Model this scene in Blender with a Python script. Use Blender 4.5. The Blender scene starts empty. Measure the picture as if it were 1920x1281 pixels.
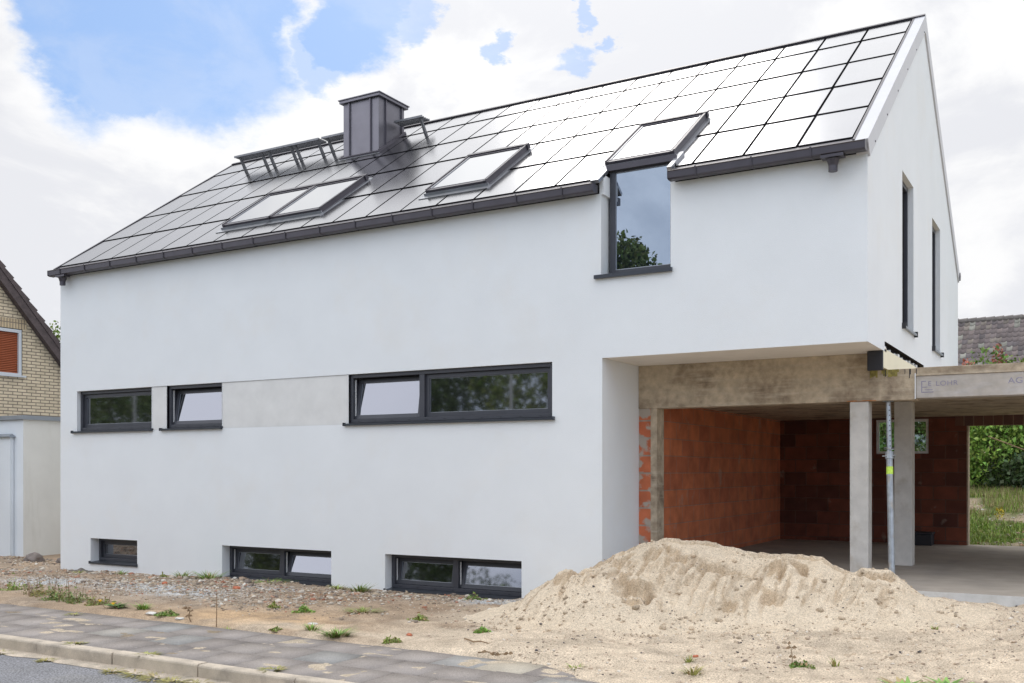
import bpy, bmesh, math, random
import numpy as np
from mathutils import Vector, Matrix
random.seed(7); RNG = np.random.default_rng(11)
C = bpy.context.scene.collection
SC = bpy.context.scene

# ------------------------------------------------------------------ camera
cd = bpy.data.cameras.new('camera'); cam = bpy.data.objects.new('camera', cd); C.objects.link(cam)
cam.location = (0, 0, 1.79); cam.rotation_euler = (math.radians(90), 0, math.radians(30.28))
cd.sensor_width = 36; cd.lens = 34.9; cd.shift_y = 0.1258; cd.clip_start = .05; cd.clip_end = 1500
SC.camera = cam
SC.view_settings.view_transform = 'Standard'; SC.view_settings.look = 'None'
SC.view_settings.exposure = 0.07; SC.view_settings.gamma = 1.0; SC.view_settings.use_curve_mapping = False

# ------------------------------------------------------------------ sun + sky
SUN = Vector((-.354, .616, .704)).normalized()
sd = bpy.data.lights.new('sun', 'SUN'); so = bpy.data.objects.new('sun', sd); C.objects.link(so)
sd.energy = .30; sd.angle = math.radians(15); sd.color = (1, .95, .88)
so.rotation_euler = SUN.to_track_quat('Z', 'Y').to_euler()
so.location = (0, 0, 30)

def build_world():
    w = bpy.data.worlds.new('World'); SC.world = w; w.use_nodes = True
    nt = w.node_tree; N = nt.nodes; L = nt.links; N.clear()
    def n(t, **k):
        x = N.new(t)
        for a, b in k.items(): setattr(x, a, b)
        return x
    def math_(op, a, b=None, c=None, clamp=False):
        x = n('ShaderNodeMath', operation=op); x.use_clamp = clamp
        for i, v in enumerate((a, b, c)):
            if v is None: continue
            if isinstance(v, (int, float)): x.inputs[i].default_value = v
            else: L.new(v, x.inputs[i])
        return x.outputs[0]
    def vmath(op, a, b=None):
        x = n('ShaderNodeVectorMath', operation=op)
        for i, v in enumerate((a, b)):
            if v is None: continue
            if isinstance(v, (tuple, Vector)): x.inputs[i].default_value = tuple(v)
            else: L.new(v, x.inputs[i])
        return x
    def rng(v, a, b, c, d):
        x = n('ShaderNodeMapRange', interpolation_type='SMOOTHSTEP')
        L.new(v, x.inputs[0])
        for i, q in enumerate((a, b, c, d)): x.inputs[i + 1].default_value = q
        return x.outputs[0]
    def mix(f, a, b):
        x = n('ShaderNodeMix', data_type='RGBA')
        if isinstance(f, float): x.inputs[0].default_value = f
        else: L.new(f, x.inputs[0])
        for i, v in ((6, a), (7, b)):
            if isinstance(v, tuple): x.inputs[i].default_value = v + (1,)
            else: L.new(v, x.inputs[i])
        return x.outputs[2]
    tc = n('ShaderNodeTexCoord').outputs['Generated']
    d = vmath('NORMALIZE', tc).outputs[0]
    def noise(vec, s, det=6, rough=.55, dist=0):
        x = n('ShaderNodeTexNoise'); L.new(vec, x.inputs['Vector'])
        x.inputs['Scale'].default_value = s; x.inputs['Detail'].default_value = det
        x.inputs['Roughness'].default_value = rough; x.inputs['Distortion'].default_value = dist
        return x
    stretch = vmath('MULTIPLY', d, (1, 1, 1.7)).outputs[0]
    wob = noise(stretch, 11, 7, .62)
    wv = vmath('SUBTRACT', wob.outputs['Color'], (.5, .5, .5)).outputs[0]
    wv = vmath('MULTIPLY', wv, (.11, .11, .11)).outputs[0]
    dd = vmath('ADD', d, wv).outputs[0]
    blobs = [((-0.747, 0.557, 0.363), 0.050), ((-0.723, 0.577, 0.381), 0.085), ((-0.692, 0.602, 0.398), 0.100), ((-0.731, 0.589, 0.345), 0.045), ((-0.679, 0.633, 0.373), 0.075), ((-0.678, 0.645, 0.353), 0.040), ((-0.751, 0.534, 0.389), 0.050), ((-0.614, 0.694, 0.377), 0.030), ((-0.590, 0.702, 0.399), 0.040), ((-0.567, 0.712, 0.415), 0.050), ((-0.536, 0.743, 0.400), 0.022), ((-0.530, 0.743, 0.409), 0.020), ((-0.475, 0.789, 0.389), 0.012), ((-0.416, 0.826, 0.380), 0.018), ((-0.403, 0.827, 0.393), 0.016), ((-0.383, 0.831, 0.402), 0.010), ((-0.472, 0.774, 0.422), 0.014), ((-0.646, 0.645, 0.409), 0.045), ((-0.666, 0.626, 0.406), 0.070), ((-0.765, 0.515, 0.387), 0.030), ((-0.403, 0.811, 0.423), 0.010), ]
    acc = None
    for c, r in blobs:
        c = Vector(c).normalized()
        dist = vmath('DISTANCE', dd, c).outputs['Value']
        v = rng(dist, r * 1.16, r * .66, 0., 1. if r > .035 else .75)
        acc = v if acc is None else math_('MAXIMUM', acc, v)
    f1 = noise(stretch, 9, 9, .62, .3).outputs[0]
    wisp = rng(f1, .40, .62, 0., 1.)
    blue = math_('MULTIPLY', acc, math_('SUBTRACT', 1.0, math_('MULTIPLY', wisp, .16)), clamp=True)
    sky = n('ShaderNodeTexSky'); sky.sky_type = 'NISHITA'; sky.sun_disc = False
    sky.sun_elevation = math.asin(SUN.z); sky.sun_rotation = math.atan2(SUN.x, SUN.y)
    skc = vmath('MULTIPLY', sky.outputs[0], (.095, .105, .115)).outputs[0]
    # thin high cloud in front of the blue
    skc = mix(.62, skc, (.31, .52, .92))
    f2 = noise(stretch, 4.8, 9, .60, .4).outputs[0]
    shade = rng(f2, .42, .60, 0., 1.)
    dot = vmath('DOT_PRODUCT', d, SUN).outputs['Value']
    sep = n('ShaderNodeSeparateXYZ'); L.new(d, sep.inputs[0])
    far = rng(dot, -.55, .75, 0., 1.)
    lit = mix(far, (1.12, 1.26, 1.50), (.95, .95, .955))
    drk = mix(far, (.84, .97, 1.20), (.79, .80, .84))
    cl = mix(shade, drk, lit)
    g1 = rng(dot, .80, 1.0, 0., 1.); g2 = rng(dot, .955, 1.0, 0., 1.)
    gl = math_('ADD', math_('MULTIPLY', g1, .10), math_('MULTIPLY', g2, .15))
    gv = n('ShaderNodeCombineXYZ')
    for i, m_ in enumerate((1, .97, .9)): L.new(math_('MULTIPLY', gl, m_), gv.inputs[i])
    up = rng(sep.outputs[2], .40, .85, 0., .95)
    uv = n('ShaderNodeCombineXYZ')
    for i in range(3): L.new(up, uv.inputs[i])
    cl = vmath('ADD', cl, gv.outputs[0]).outputs[0]
    cl = vmath('ADD', cl, uv.outputs[0]).outputs[0]
    bd = vmath('DISTANCE', dd, Vector((-.70, -.62, .38)).normalized()).outputs['Value']   # unseen bright cloud bank, added behind the camera to brighten pane reflections and facade
    bb = rng(bd, .42, .15, 0., 1.)
    cl = mix(bb, cl, (2.0, 2.05, 2.25))
    col = mix(blue, cl, skc)
    bg = n('ShaderNodeBackground'); L.new(col, bg.inputs[0]); bg.inputs[1].default_value = 1.0
    out = n('ShaderNodeOutputWorld'); L.new(bg.outputs[0], out.inputs[0])
    w.cycles.sampling_method = 'MANUAL'; w.cycles.sample_map_resolution = 1024
build_world()

# ------------------------------------------------------------------ helpers
def tag(o, label=None, cat=None, group=None, kind=None):
    if label: o['label'] = label
    if cat: o['category'] = cat
    if group: o['group'] = group
    if kind: o['kind'] = kind
    return o
def empty(name, loc, label, cat, group=None, rz=0):
    o = bpy.data.objects.new(name, None); C.objects.link(o); o.location = loc; o.rotation_euler[2] = rz
    o.empty_display_size = .2
    return tag(o, label, cat, group)
def link_mesh(name, me, mat, parent=None):
    o = bpy.data.objects.new(name, me); C.objects.link(o)
    if mat: me.materials.append(mat)
    if parent:
        o.parent = parent
        o.matrix_parent_inverse = mw(parent).inverted()
    return o
def mw(o):
    m = Matrix.LocRotScale(o.location, o.rotation_euler, o.scale)
    if o.parent: m = mw(o.parent) @ o.matrix_parent_inverse @ m
    return m
class MB:
    def __init__(s): s.v = []; s.f = []; s.c = None; s.T = None
    def P(s, p): return tuple(s.T(p)) if s.T else tuple(p)
    def poly(s, pts, col=None):
        b = len(s.v); s.v += [s.P(p) for p in pts]; s.f.append(tuple(range(b, b + len(pts))))
    def box(s, x0, x1, y0, y1, z0, z1):
        b = len(s.v)
        s.v += [s.P(p) for p in ((x0, y0, z0), (x1, y0, z0), (x1, y1, z0), (x0, y1, z0), (x0, y0, z1), (x1, y0, z1), (x1, y1, z1), (x0, y1, z1))]
        s.f += [tuple(b + i for i in q) for q in ((0, 3, 2, 1), (4, 5, 6, 7), (0, 1, 5, 4), (1, 2, 6, 5), (2, 3, 7, 6), (3, 0, 4, 7))]
    def prism(s, prof, axis, a0, a1):
        # prof: 2D points in the two other axes, extruded along axis
        def mk(p, a):
            if axis == 'x': return (a, p[0], p[1])
            if axis == 'y': return (p[0], a, p[1])
            return (p[0], p[1], a)
        b = len(s.v); k = len(prof)
        s.v += [s.P(mk(p, a0)) for p in prof] + [s.P(mk(p, a1)) for p in prof]
        s.f += [tuple(b + i for i in range(k))[::-1], tuple(b + k + i for i in range(k))]
        s.f += [(b + i, b + (i + 1) % k, b + k + (i + 1) % k, b + k + i) for i in range(k)]
    def tube(s, p0, p1, r0, r1=None, n=10, caps=True):
        r1 = r0 if r1 is None else r1
        p0 = Vector(p0); p1 = Vector(p1); d = (p1 - p0).normalized()
        a = d.orthogonal().normalized(); b_ = d.cross(a)
        b = len(s.v)
        for p, r in ((p0, r0), (p1, r1)):
            for i in range(n):
                t = 2 * math.pi * i / n
                s.v.append(s.P(p + (a * math.cos(t) + b_ * math.sin(t)) * r))
        s.f += [(b + i, b + (i + 1) % n, b + n + (i + 1) % n, b + n + i) for i in range(n)]
        if caps: s.f += [tuple(b + i for i in range(n))[::-1], tuple(b + n + i for i in range(n))]
    def chain(s, pts, rs, n=8):
        for i in range(len(pts) - 1): s.tube(pts[i], pts[i + 1], rs[i], rs[i + 1], n)
    def build(s, name, mat, parent=None, bevel=0, smooth=False):
        me = bpy.data.meshes.new(name); me.from_pydata(s.v, [], s.f)
        bm = bmesh.new(); bm.from_mesh(me); bmesh.ops.recalc_face_normals(bm, faces=bm.faces); bm.to_mesh(me); bm.free()
        o = link_mesh(name, me, mat, parent)
        if smooth:
            for p in me.polygons: p.use_smooth = True
        if bevel:
            m = o.modifiers.new('bevel', 'BEVEL'); m.width = bevel; m.segments = 2; m.limit_method = 'ANGLE'
        return o
def box(name, mat, x0, x1, y0, y1, z0, z1, parent=None, bevel=0):
    m = MB(); m.box(x0, x1, y0, y1, z0, z1); return m.build(name, mat, parent, bevel)
def fast_mesh(name, V, F, cols, mat, parent=None, smooth=False):
    """V (n,3), F (m,k) arrays; cols per vertex (n,3)"""
    me = bpy.data.meshes.new(name); V = np.asarray(V, 'f'); F = np.asarray(F, 'i')
    k = F.shape[1]
    me.vertices.add(len(V)); me.vertices.foreach_set('co', V.ravel())
    me.loops.add(F.size); me.loops.foreach_set('vertex_index', F.ravel())
    me.polygons.add(len(F)); me.polygons.foreach_set('loop_start', np.arange(0, F.size, k, dtype='i'))
    me.polygons.foreach_set('loop_total', np.full(len(F), k, 'i'))
    if smooth: me.polygons.foreach_set('use_smooth', np.ones(len(F), bool))
    me.update(calc_edges=True)
    if cols is not None:
        a = me.color_attributes.new('col', 'FLOAT_COLOR', 'POINT')
        c = np.ones((len(V), 4), 'f'); c[:, :3] = cols; a.data.foreach_set('color', c.ravel())
    me.validate()
    return link_mesh(name, me, mat, parent)

# value noise
def _h(ix, iy, s):
    n = (ix.astype(np.int64) * 374761393 + iy.astype(np.int64) * 668265263 + s * 1442695041) & 0xffffffff
    n = ((n ^ (n >> 13)) * 1274126177) & 0xffffffff
    return ((n ^ (n >> 16)) & 0xffff) / 65535.
def vnoise(x, y, s=0):
    x = np.asarray(x, float); y = np.asarray(y, float)
    ix = np.floor(x); iy = np.floor(y); fx = x - ix; fy = y - iy
    fx = fx * fx * (3 - 2 * fx); fy = fy * fy * (3 - 2 * fy)
    a = _h(ix, iy, s); b = _h(ix + 1, iy, s); c = _h(ix, iy + 1, s); d = _h(ix + 1, iy + 1, s)
    return (a * (1 - fx) + b * fx) * (1 - fy) + (c * (1 - fx) + d * fx) * fy
def fbm(x, y, s=0, o=4):
    t = 0; a = .5; k = 1.
    for i in range(o):
        t = t + a * vnoise(np.asarray(x) * k, np.asarray(y) * k, s + i * 7); a *= .5; k *= 2.03
    return t / (1 - .5 ** o)
def sst(a, b, x):
    t = np.clip((np.asarray(x, float) - a) / (b - a), 0, 1); return t * t * (3 - 2 * t)

# ------------------------------------------------------------------ materials
def mat(name, col, rough=.6, metal=0., var=.0, vscale=3., bump=0., bscale=60., spec=.5, attr=False, ior=None, col2=None, c2s=2., c2r=(.5, .7), coat=0., bdist=.02, streak=None, trans=0):
    m = bpy.data.materials.new(name); m.use_nodes = True
    nt = m.node_tree; N = nt.nodes; L = nt.links; b = N['Principled BSDF']
    b.inputs['Roughness'].default_value = rough; b.inputs['Metallic'].default_value = metal
    b.inputs['Specular IOR Level'].default_value = spec
    if ior: b.inputs['IOR'].default_value = ior
    if coat: b.inputs['Coat Weight'].default_value = coat; b.inputs['Coat Roughness'].default_value = .05
    tc = N.new('ShaderNodeTexCoord')
    def noise(s, det=5, r=.55, vec=None):
        x = N.new('ShaderNodeTexNoise'); x.inputs['Scale'].default_value = s; x.inputs['Detail'].default_value = det
        x.inputs['Roughness'].default_value = r
        L.new(vec or tc.outputs['Object'], x.inputs['Vector']); return x.outputs[0]
    cur = None
    if attr:
        a = N.new('ShaderNodeAttribute'); a.attribute_name = 'col'; cur = a.outputs['Color']
    else:
        r = N.new('ShaderNodeRGB'); r.outputs[0].default_value = (*col, 1); cur = r.outputs[0]
    def mx(f, a, b_, bt='MIX'):
        x = N.new('ShaderNodeMix'); x.data_type = 'RGBA'; x.blend_type = bt
        if isinstance(f, float): x.inputs[0].default_value = f
        else: L.new(f, x.inputs[0])
        for i, v in ((6, a), (7, b_)):
            if isinstance(v, tuple): x.inputs[i].default_value = (*v, 1)
            else: L.new(v, x.inputs[i])
        return x.outputs[2]
    def mr(v, a, b_, c, d):
        x = N.new('ShaderNodeMapRange'); L.new(v, x.inputs[0])
        for i, q in enumerate((a, b_, c, d)): x.inputs[i + 1].default_value = q
        return x.outputs[0]
    if col2: cur = mx(mr(noise(c2s, 7, .62), c2r[0], c2r[1], 0, 1), cur, col2)
    if streak:
        mp = N.new('ShaderNodeMapping'); mp.inputs['Scale'].default_value = streak[1]; L.new(tc.outputs['Object'], mp.inputs[0])
        cur = mx(mr(noise(1., 6, .6, mp.outputs[0]), streak[2], streak[3], 0, 1), cur, streak[0])
    if var:
        v = mr(noise(vscale), .3, .7, 1 - var, 1 + var)
        cur = mx(1.0, cur, v, 'MULTIPLY')
    L.new(cur, b.inputs['Base Color'])
    if bump:
        bp = N.new('ShaderNodeBump'); bp.inputs['Strength'].default_value = bump; bp.inputs['Distance'].default_value = bdist
        L.new(noise(bscale, 6, .6), bp.inputs['Height']); L.new(bp.outputs[0], b.inputs['Normal'])
    return m
def grain(m, scale, amt, lo=.35, hi=.65):
    """speckle multiplied over the existing base colour"""
    nt = m.node_tree; N = nt.nodes; L = nt.links; b = N['Principled BSDF']
    src = b.inputs['Base Color'].links[0].from_socket
    tc = N.new('ShaderNodeTexCoord'); x = N.new('ShaderNodeTexNoise'); x.inputs['Scale'].default_value = scale; x.inputs['Detail'].default_value = 3
    L.new(tc.outputs['Object'], x.inputs['Vector'])
    r = N.new('ShaderNodeMapRange'); L.new(x.outputs[0], r.inputs[0])
    for i, q in enumerate((lo, hi, 1 - amt, 1 + amt)): r.inputs[i + 1].default_value = q
    k = N.new('ShaderNodeMix'); k.data_type = 'RGBA'; k.blend_type = 'MULTIPLY'; k.inputs[0].default_value = 1
    L.new(src, k.inputs[6]); L.new(r.outputs[0], k.inputs[7]); L.new(k.outputs[2], b.inputs['Base Color'])
    return m
def brickmat(name, c1, c2, mortar, bw, bh, ms, axes, rough=.85, bump=.5, var=.12, offset=.5, extra=None, mottle=4.):
    m = mat(name, c1, rough); nt = m.node_tree; N = nt.nodes; L = nt.links; b = N['Principled BSDF']
    tc = N.new('ShaderNodeTexCoord'); sp = N.new('ShaderNodeSeparateXYZ'); L.new(tc.outputs['Object'], sp.inputs[0])
    cb = N.new('ShaderNodeCombineXYZ'); L.new(sp.outputs[axes[0]], cb.inputs[0]); L.new(sp.outputs[axes[1]], cb.inputs[1])
    br = N.new('ShaderNodeTexBrick'); L.new(cb.outputs[0], br.inputs['Vector']); br.offset = offset
    br.inputs['Scale'].default_value = 1; br.inputs['Brick Width'].default_value = bw; br.inputs['Row Height'].default_value = bh
    br.inputs['Mortar Size'].default_value = ms; br.inputs['Mortar Smooth'].default_value = .15; br.inputs['Bias'].default_value = 0
    br.inputs['Color1'].default_value = (*c1, 1); br.inputs['Color2'].default_value = (*c2, 1); br.inputs['Mortar'].default_value = (*mortar, 1)
    nz = N.new('ShaderNodeTexNoise'); nz.inputs['Scale'].default_value = mottle; nz.inputs['Detail'].default_value = 8; L.new(tc.outputs['Object'], nz.inputs['Vector'])
    r = N.new('ShaderNodeMapRange'); L.new(nz.outputs[0], r.inputs[0])
    for i, q in enumerate((.3, .7, 1 - var, 1 + var)): r.inputs[i + 1].default_value = q
    k = N.new('ShaderNodeMix'); k.data_type = 'RGBA'; k.blend_type = 'MULTIPLY'; k.inputs[0].default_value = 1
    L.new(br.outputs['Color'], k.inputs[6]); L.new(r.outputs[0], k.inputs[7]); cur = k.outputs[2]
    if extra:  # mortar smears (colour, scale, lo, hi)
        n2 = N.new('ShaderNodeTexNoise'); n2.inputs['Scale'].default_value = extra[1]; n2.inputs['Detail'].default_value = 7; L.new(tc.outputs['Object'], n2.inputs['Vector'])
        r2 = N.new('ShaderNodeMapRange'); L.new(n2.outputs[0], r2.inputs[0]); r2.inputs[1].default_value = extra[2]; r2.inputs[2].default_value = extra[3]
        k2 = N.new('ShaderNodeMix'); k2.data_type = 'RGBA'; L.new(r2.outputs[0], k2.inputs[0]); L.new(cur, k2.inputs[6]); k2.inputs[7].default_value = (*extra[0], 1); cur = k2.outputs[2]
    L.new(cur, b.inputs['Base Color'])
    bp = N.new('ShaderNodeBump'); bp.inputs['Strength'].default_value = bump; bp.inputs['Distance'].default_value = .01; bp.invert = True
    L.new(br.outputs['Fac'], bp.inputs['Height']); L.new(bp.outputs[0], b.inputs['Normal'])
    return m

M = {}
M['render'] = mat('white_render', (.775, .795, .81), .9, var=.018, vscale=1.6, bump=.8, bscale=120, bdist=.006, spec=.2, col2=(.765, .765, .755), c2s=.9, c2r=(.52, .8))
M['render_grey'] = mat('grey_render', (.69, .685, .67), .9, var=.06, vscale=3, bump=.2, bscale=90, bdist=.004, spec=.2)
M['soffit'] = mat('soffit_render', (.80, .755, .69), .9, var=.05, vscale=2, bump=.2, bscale=80, bdist=.004, spec=.2)
M['frame'] = mat('anthracite_frame', (.052, .054, .066), .38, var=.1, vscale=5)
M['frame_sill'] = mat('anthracite_sill', (.045, .050, .062), .35, metal=.3, var=.12, vscale=8)
M['glass'] = mat('window_glass', (.012, .014, .013), .035, spec=.5, ior=3.0, bump=.02, bscale=1.3, bdist=.01)
M['glass_bay'] = mat('coated_glass', (.012, .016, .022), .006, ior=4.4, bump=.02, bscale=1.2, bdist=.01)
M['glass_bay'].node_tree.nodes['Principled BSDF'].inputs['Specular Tint'].default_value = (.82, .90, 1, 1)
M['glass'].node_tree.nodes['Principled BSDF'].inputs['Specular Tint'].default_value = (.90, .92, 1, 1)
M['skyglass'] = mat('skylight_glass', (.33, .34, .36), .04, metal=1.)
M['pv'] = mat('solar_glass', (.26, .265, .285), .18, metal=1., var=.05, vscale=.9)
M['pvdark'] = mat('roof_underlay', (.022, .021, .024), .9, spec=.05)
M['gutter'] = mat('gutter_metal', (.065, .058, .070), .38, metal=.3, var=.12, vscale=4)
M['flash'] = mat('lead_grey_flashing', (.36, .37, .40), .33, metal=.8, var=.1)
M['chim'] = mat('chimney_metal', (.19, .18, .20), .42, metal=.6, var=.08, vscale=3)
M['chimseam'] = mat('chimney_seam_metal', (.13, .12, .14), .4, metal=.6)
M['trim'] = mat('white_metal_trim', (.52, .52, .54), .45, var=.04)
M['whitepl'] = mat('white_plastic', (.8, .8, .8), .4)
M['concrete'] = mat('raw_concrete', (.50, .41, .30), .9, var=.22, vscale=9, bump=.4, bscale=25, spec=.25, col2=(.25, .19, .135), c2s=2.1, c2r=(.46, .64), streak=((.50, .42, .32), (1.2, 1.2, 14), .5, .68))
M['conc_l'] = mat('pale_concrete', (.56, .535, .50), .88, var=.10, vscale=6, bump=.25, bscale=30, spec=.25, col2=(.40, .35, .29), c2s=2.8, c2r=(.54, .76), streak=((.58, .55, .51), (9, 9, 1.1), .5, .75))
M['conc_pre'] = mat('precast_concrete', (.45, .405, .36), .8, var=.10, vscale=9, bump=.15, bscale=40, spec=.3, streak=((.50, .47, .45), (3, 3, 12), .45, .7))
M['slab'] = mat('slab_concrete', (.35, .31, .265), .85, var=.14, vscale=2.2, bump=.25, bscale=35, spec=.3, col2=(.30, .27, .24), c2s=1.2, c2r=(.48, .68))
M['slab_edge'] = mat('slab_edge_concrete', (.56, .56, .55), .85, var=.12, vscale=4, bump=.3, bscale=30, spec=.25, col2=(.46, .45, .42), c2s=3)
M['block'] = brickmat('clay_block_side', (.50, .15, .06), (.38, .105, .046), (.30, .17, .12), .50, .25, .006, (1, 2), var=.22, extra=((.33, .25, .20), 2.6, .64, .78))
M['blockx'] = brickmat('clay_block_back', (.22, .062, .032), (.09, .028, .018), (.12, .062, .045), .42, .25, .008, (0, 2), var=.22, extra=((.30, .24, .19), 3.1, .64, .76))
M['blockj'] = brickmat('clay_block_jamb', (.56, .16, .07), (.48, .13, .06), (.33, .27, .22), .6, .25, .012, (0, 2), var=.2, extra=((.42, .36, .30), 5.5, .50, .58))
M['cream'] = mat('cream_board', (.80, .74, .56), .8, var=.03)
M['black'] = mat('black_membrane', (.022, .022, .028), .6)
M['rust'] = mat('rust_orange', (.45, .17, .05), .8, var=.3, vscale=20)
M['galv'] = mat('galvanised_steel', (.36, .38, .40), .42, metal=.75, var=.2, vscale=14, col2=(.42, .37, .31), c2s=9, c2r=(.55, .7))
M['neon'] = mat('yellow_green_spray', (.55, .78, .10), .6, var=.2, vscale=30)
M['ybrick'] = brickmat('yellow_brick', (.66, .55, .39), (.59, .49, .34), (.20, .16, .125), .26, .083, .012, (1, 2), var=.10, bump=.3)
M['ybrick_s'] = brickmat('yellow_brick_soldier', (.56, .44, .28), (.50, .385, .24), (.20, .16, .125), .08, .4, .012, (1, 2), var=.10, offset=0, bump=.3)
M['tile_dk'] = mat('dark_roof_tile', (.075, .055, .055), .7, var=.25, vscale=6)
M['orange'] = mat('orange_blind', (.36, .095, .035), .6, var=.06, vscale=4)
M['greyframe'] = mat('grey_frame', (.55, .57, .60), .5)
M['gwall'] = mat('garage_plaster', (.74, .74, .705), .9, var=.05, vscale=1.5, bump=.15, bscale=60, bdist=.004, streak=((.62, .615, .56), (3, 3, .5), .5, .8))
M['gwhite'] = mat('garage_white', (.72, .76, .80), .85, var=.04, vscale=1.2)
M['zinc'] = mat('zinc_edge', (.30, .33, .37), .45, metal=.5, var=.1)
M['asphalt'] = grain(mat('asphalt', (.20, .20, .212), .85, var=.10, vscale=2, bump=.5, bscale=140, bdist=.006, spec=.3, col2=(.215, .21, .205), c2s=1.1, c2r=(.5, .75)), 60, .5)
M['kerb'] = grain(mat('kerb_concrete', (.50, .43, .345), .9, var=.20, vscale=4, bump=.3, bscale=60, bdist=.006, col2=(.31, .27, .225), c2s=3.2, c2r=(.5, .7)), 120, .12)
M['paver'] = grain(mat('paver', (1, 1, 1), .9, var=.16, vscale=2.3, bump=.3, bscale=110, bdist=.004, attr=True, spec=.25), 110, .2)
M['ground'] = grain(mat('ground_soil', (1, 1, 1), .95, var=.13, vscale=7, bump=.7, bscale=38, bdist=.02, attr=True, spec=.1), 70, .30)
M['sand'] = grain(grain(mat('sand', (1, 1, 1), .95, var=.07, vscale=7, bump=1., bscale=46, bdist=.02, attr=True, spec=.1), 95, .22), 38, .10)
M['stone'] = mat('stone', (1, 1, 1), .85, attr=True, var=.12, vscale=30, spec=.3)
M['leaf'] = mat('leaf', (1, 1, 1), .5, attr=True, spec=.35, var=.1)
M['bark'] = mat('bark', (.10, .075, .05), .9, var=.25, vscale=12, bump=.5, bscale=25)
M['petal'] = mat('yellow_petal', (.85, .52, .02), .5)
M['dry'] = mat('dry_stem', (.24, .16, .09), .8, var=.25, vscale=20)
M['ink'] = mat('faded_violet_ink', (.285, .265, .345), .8, var=.2, vscale=40)
M['tilered'] = mat('weathered_tile', (1, 1, 1), .75, attr=True, var=.18, vscale=5, spec=.3)
M['log'] = mat('weathered_plastic', (.12, .105, .09), .7, var=.35, vscale=7, bump=.5, bscale=20)
M['rock'] = mat('fieldstone', (.20, .17, .155), .9, var=.25, vscale=9, bump=.6, bscale=18)
M['post'] = mat('galvanised_post', (.62, .63, .64), .45, metal=.2)
mg = bpy.data.materials.new('clear_glass'); mg.use_nodes = True
_n = mg.node_tree.nodes; _l = mg.node_tree.links; _n.clear()
_o = _n.new('ShaderNodeOutputMaterial'); _m = _n.new('ShaderNodeMixShader'); _t = _n.new('ShaderNodeBsdfTransparent'); _g = _n.new('ShaderNodeBsdfGlossy')
_t.inputs[0].default_value = (.80, .90, .88, 1); _g.inputs['Roughness'].default_value = .02; _m.inputs[0].default_value = .14
_l.new(_t.outputs[0], _m.inputs[1]); _l.new(_g.outputs[0], _m.inputs[2]); _l.new(_m.outputs[0], _o.inputs[0]); M['clear'] = mg

# ================================================================== GROUND
PI = math.pi
def inner_edge(x):
    x = np.asarray(x, float)
    e = 8.08 + (fbm(x * 1.3, x * 0 + 3.3, 5) - .5) * .22
    return np.where(x > -8.4, e - .06, e)
def spill(x, y):
    return sst(-.15, .35, y - (7.98 - .50 * (x + 4.55)) + (fbm(x * 3, y * 3, 9) - .5) * .25) * sst(-6.2, -4.8, x) * (y > 6.2)
def gz(x, y):
    x = np.asarray(x, float); y = np.asarray(y, float)
    b = (fbm(x * 1.1, y * 1.1, 1) - .5) * .10 + (fbm(x * 5, y * 5, 2, 3) - .5) * .035
    off = sst(0, .25, y - inner_edge(x))
    h = off * (.015 + b * sst(0, .8, y - inner_edge(x))) + (1 - off) * (-.05)
    h = h + .27 * sst(-6.5, -2.2, x) * sst(8.6, 11.8, y)
    h = h + spill(x, y) * .075 + (np.abs(fbm(x * 2.6, y * 2.6, 31, 3) - .5) * -.10 + (fbm(x * 7, y * 7, 32, 3) - .5) * .035) * sst(-6.5, -4.8, x) * off
    h = h - .07 * sst(-13.5, -16.5, x) * sst(10, 11.8, y)
    # mound of rubble along the wall
    h = h - .045 * sst(11.1, 11.8, y) * (1 - sst(-7.2, -6.2, x)) * (x > -17) + .03 * np.exp(-((y - 10.6) / .8) ** 2) * sst(-17.5, -16, x) * (1 - sst(-8, -6.5, x))
    bank = sst(20.1, 21.0, y) * .06 + np.clip(y - 21.2, 0, 9) * .19 + sst(26, 33, y) * .9
    right = sst(-8, -5, x)
    h = np.where(y > 19.0, np.maximum(h, .36) * right + h * (1 - right) + bank * right + (fbm(x * .8, y * .8, 4) - .5) * .22 * sst(20.5, 22, y), h)
    h = np.where(y < 6.6, -.32, h)
    h = np.where(y < -2.2, -.05 + sst(-3, -12, y) * 1.1 + (fbm(x * .4, y * .4, 6) - .5) * .4, h)
    return h
def grid_lines(segs):
    out = []
    for a, b, st in segs: out += list(np.arange(a, b, st))
    out.append(segs[-1][1]); return np.array(out)
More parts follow.
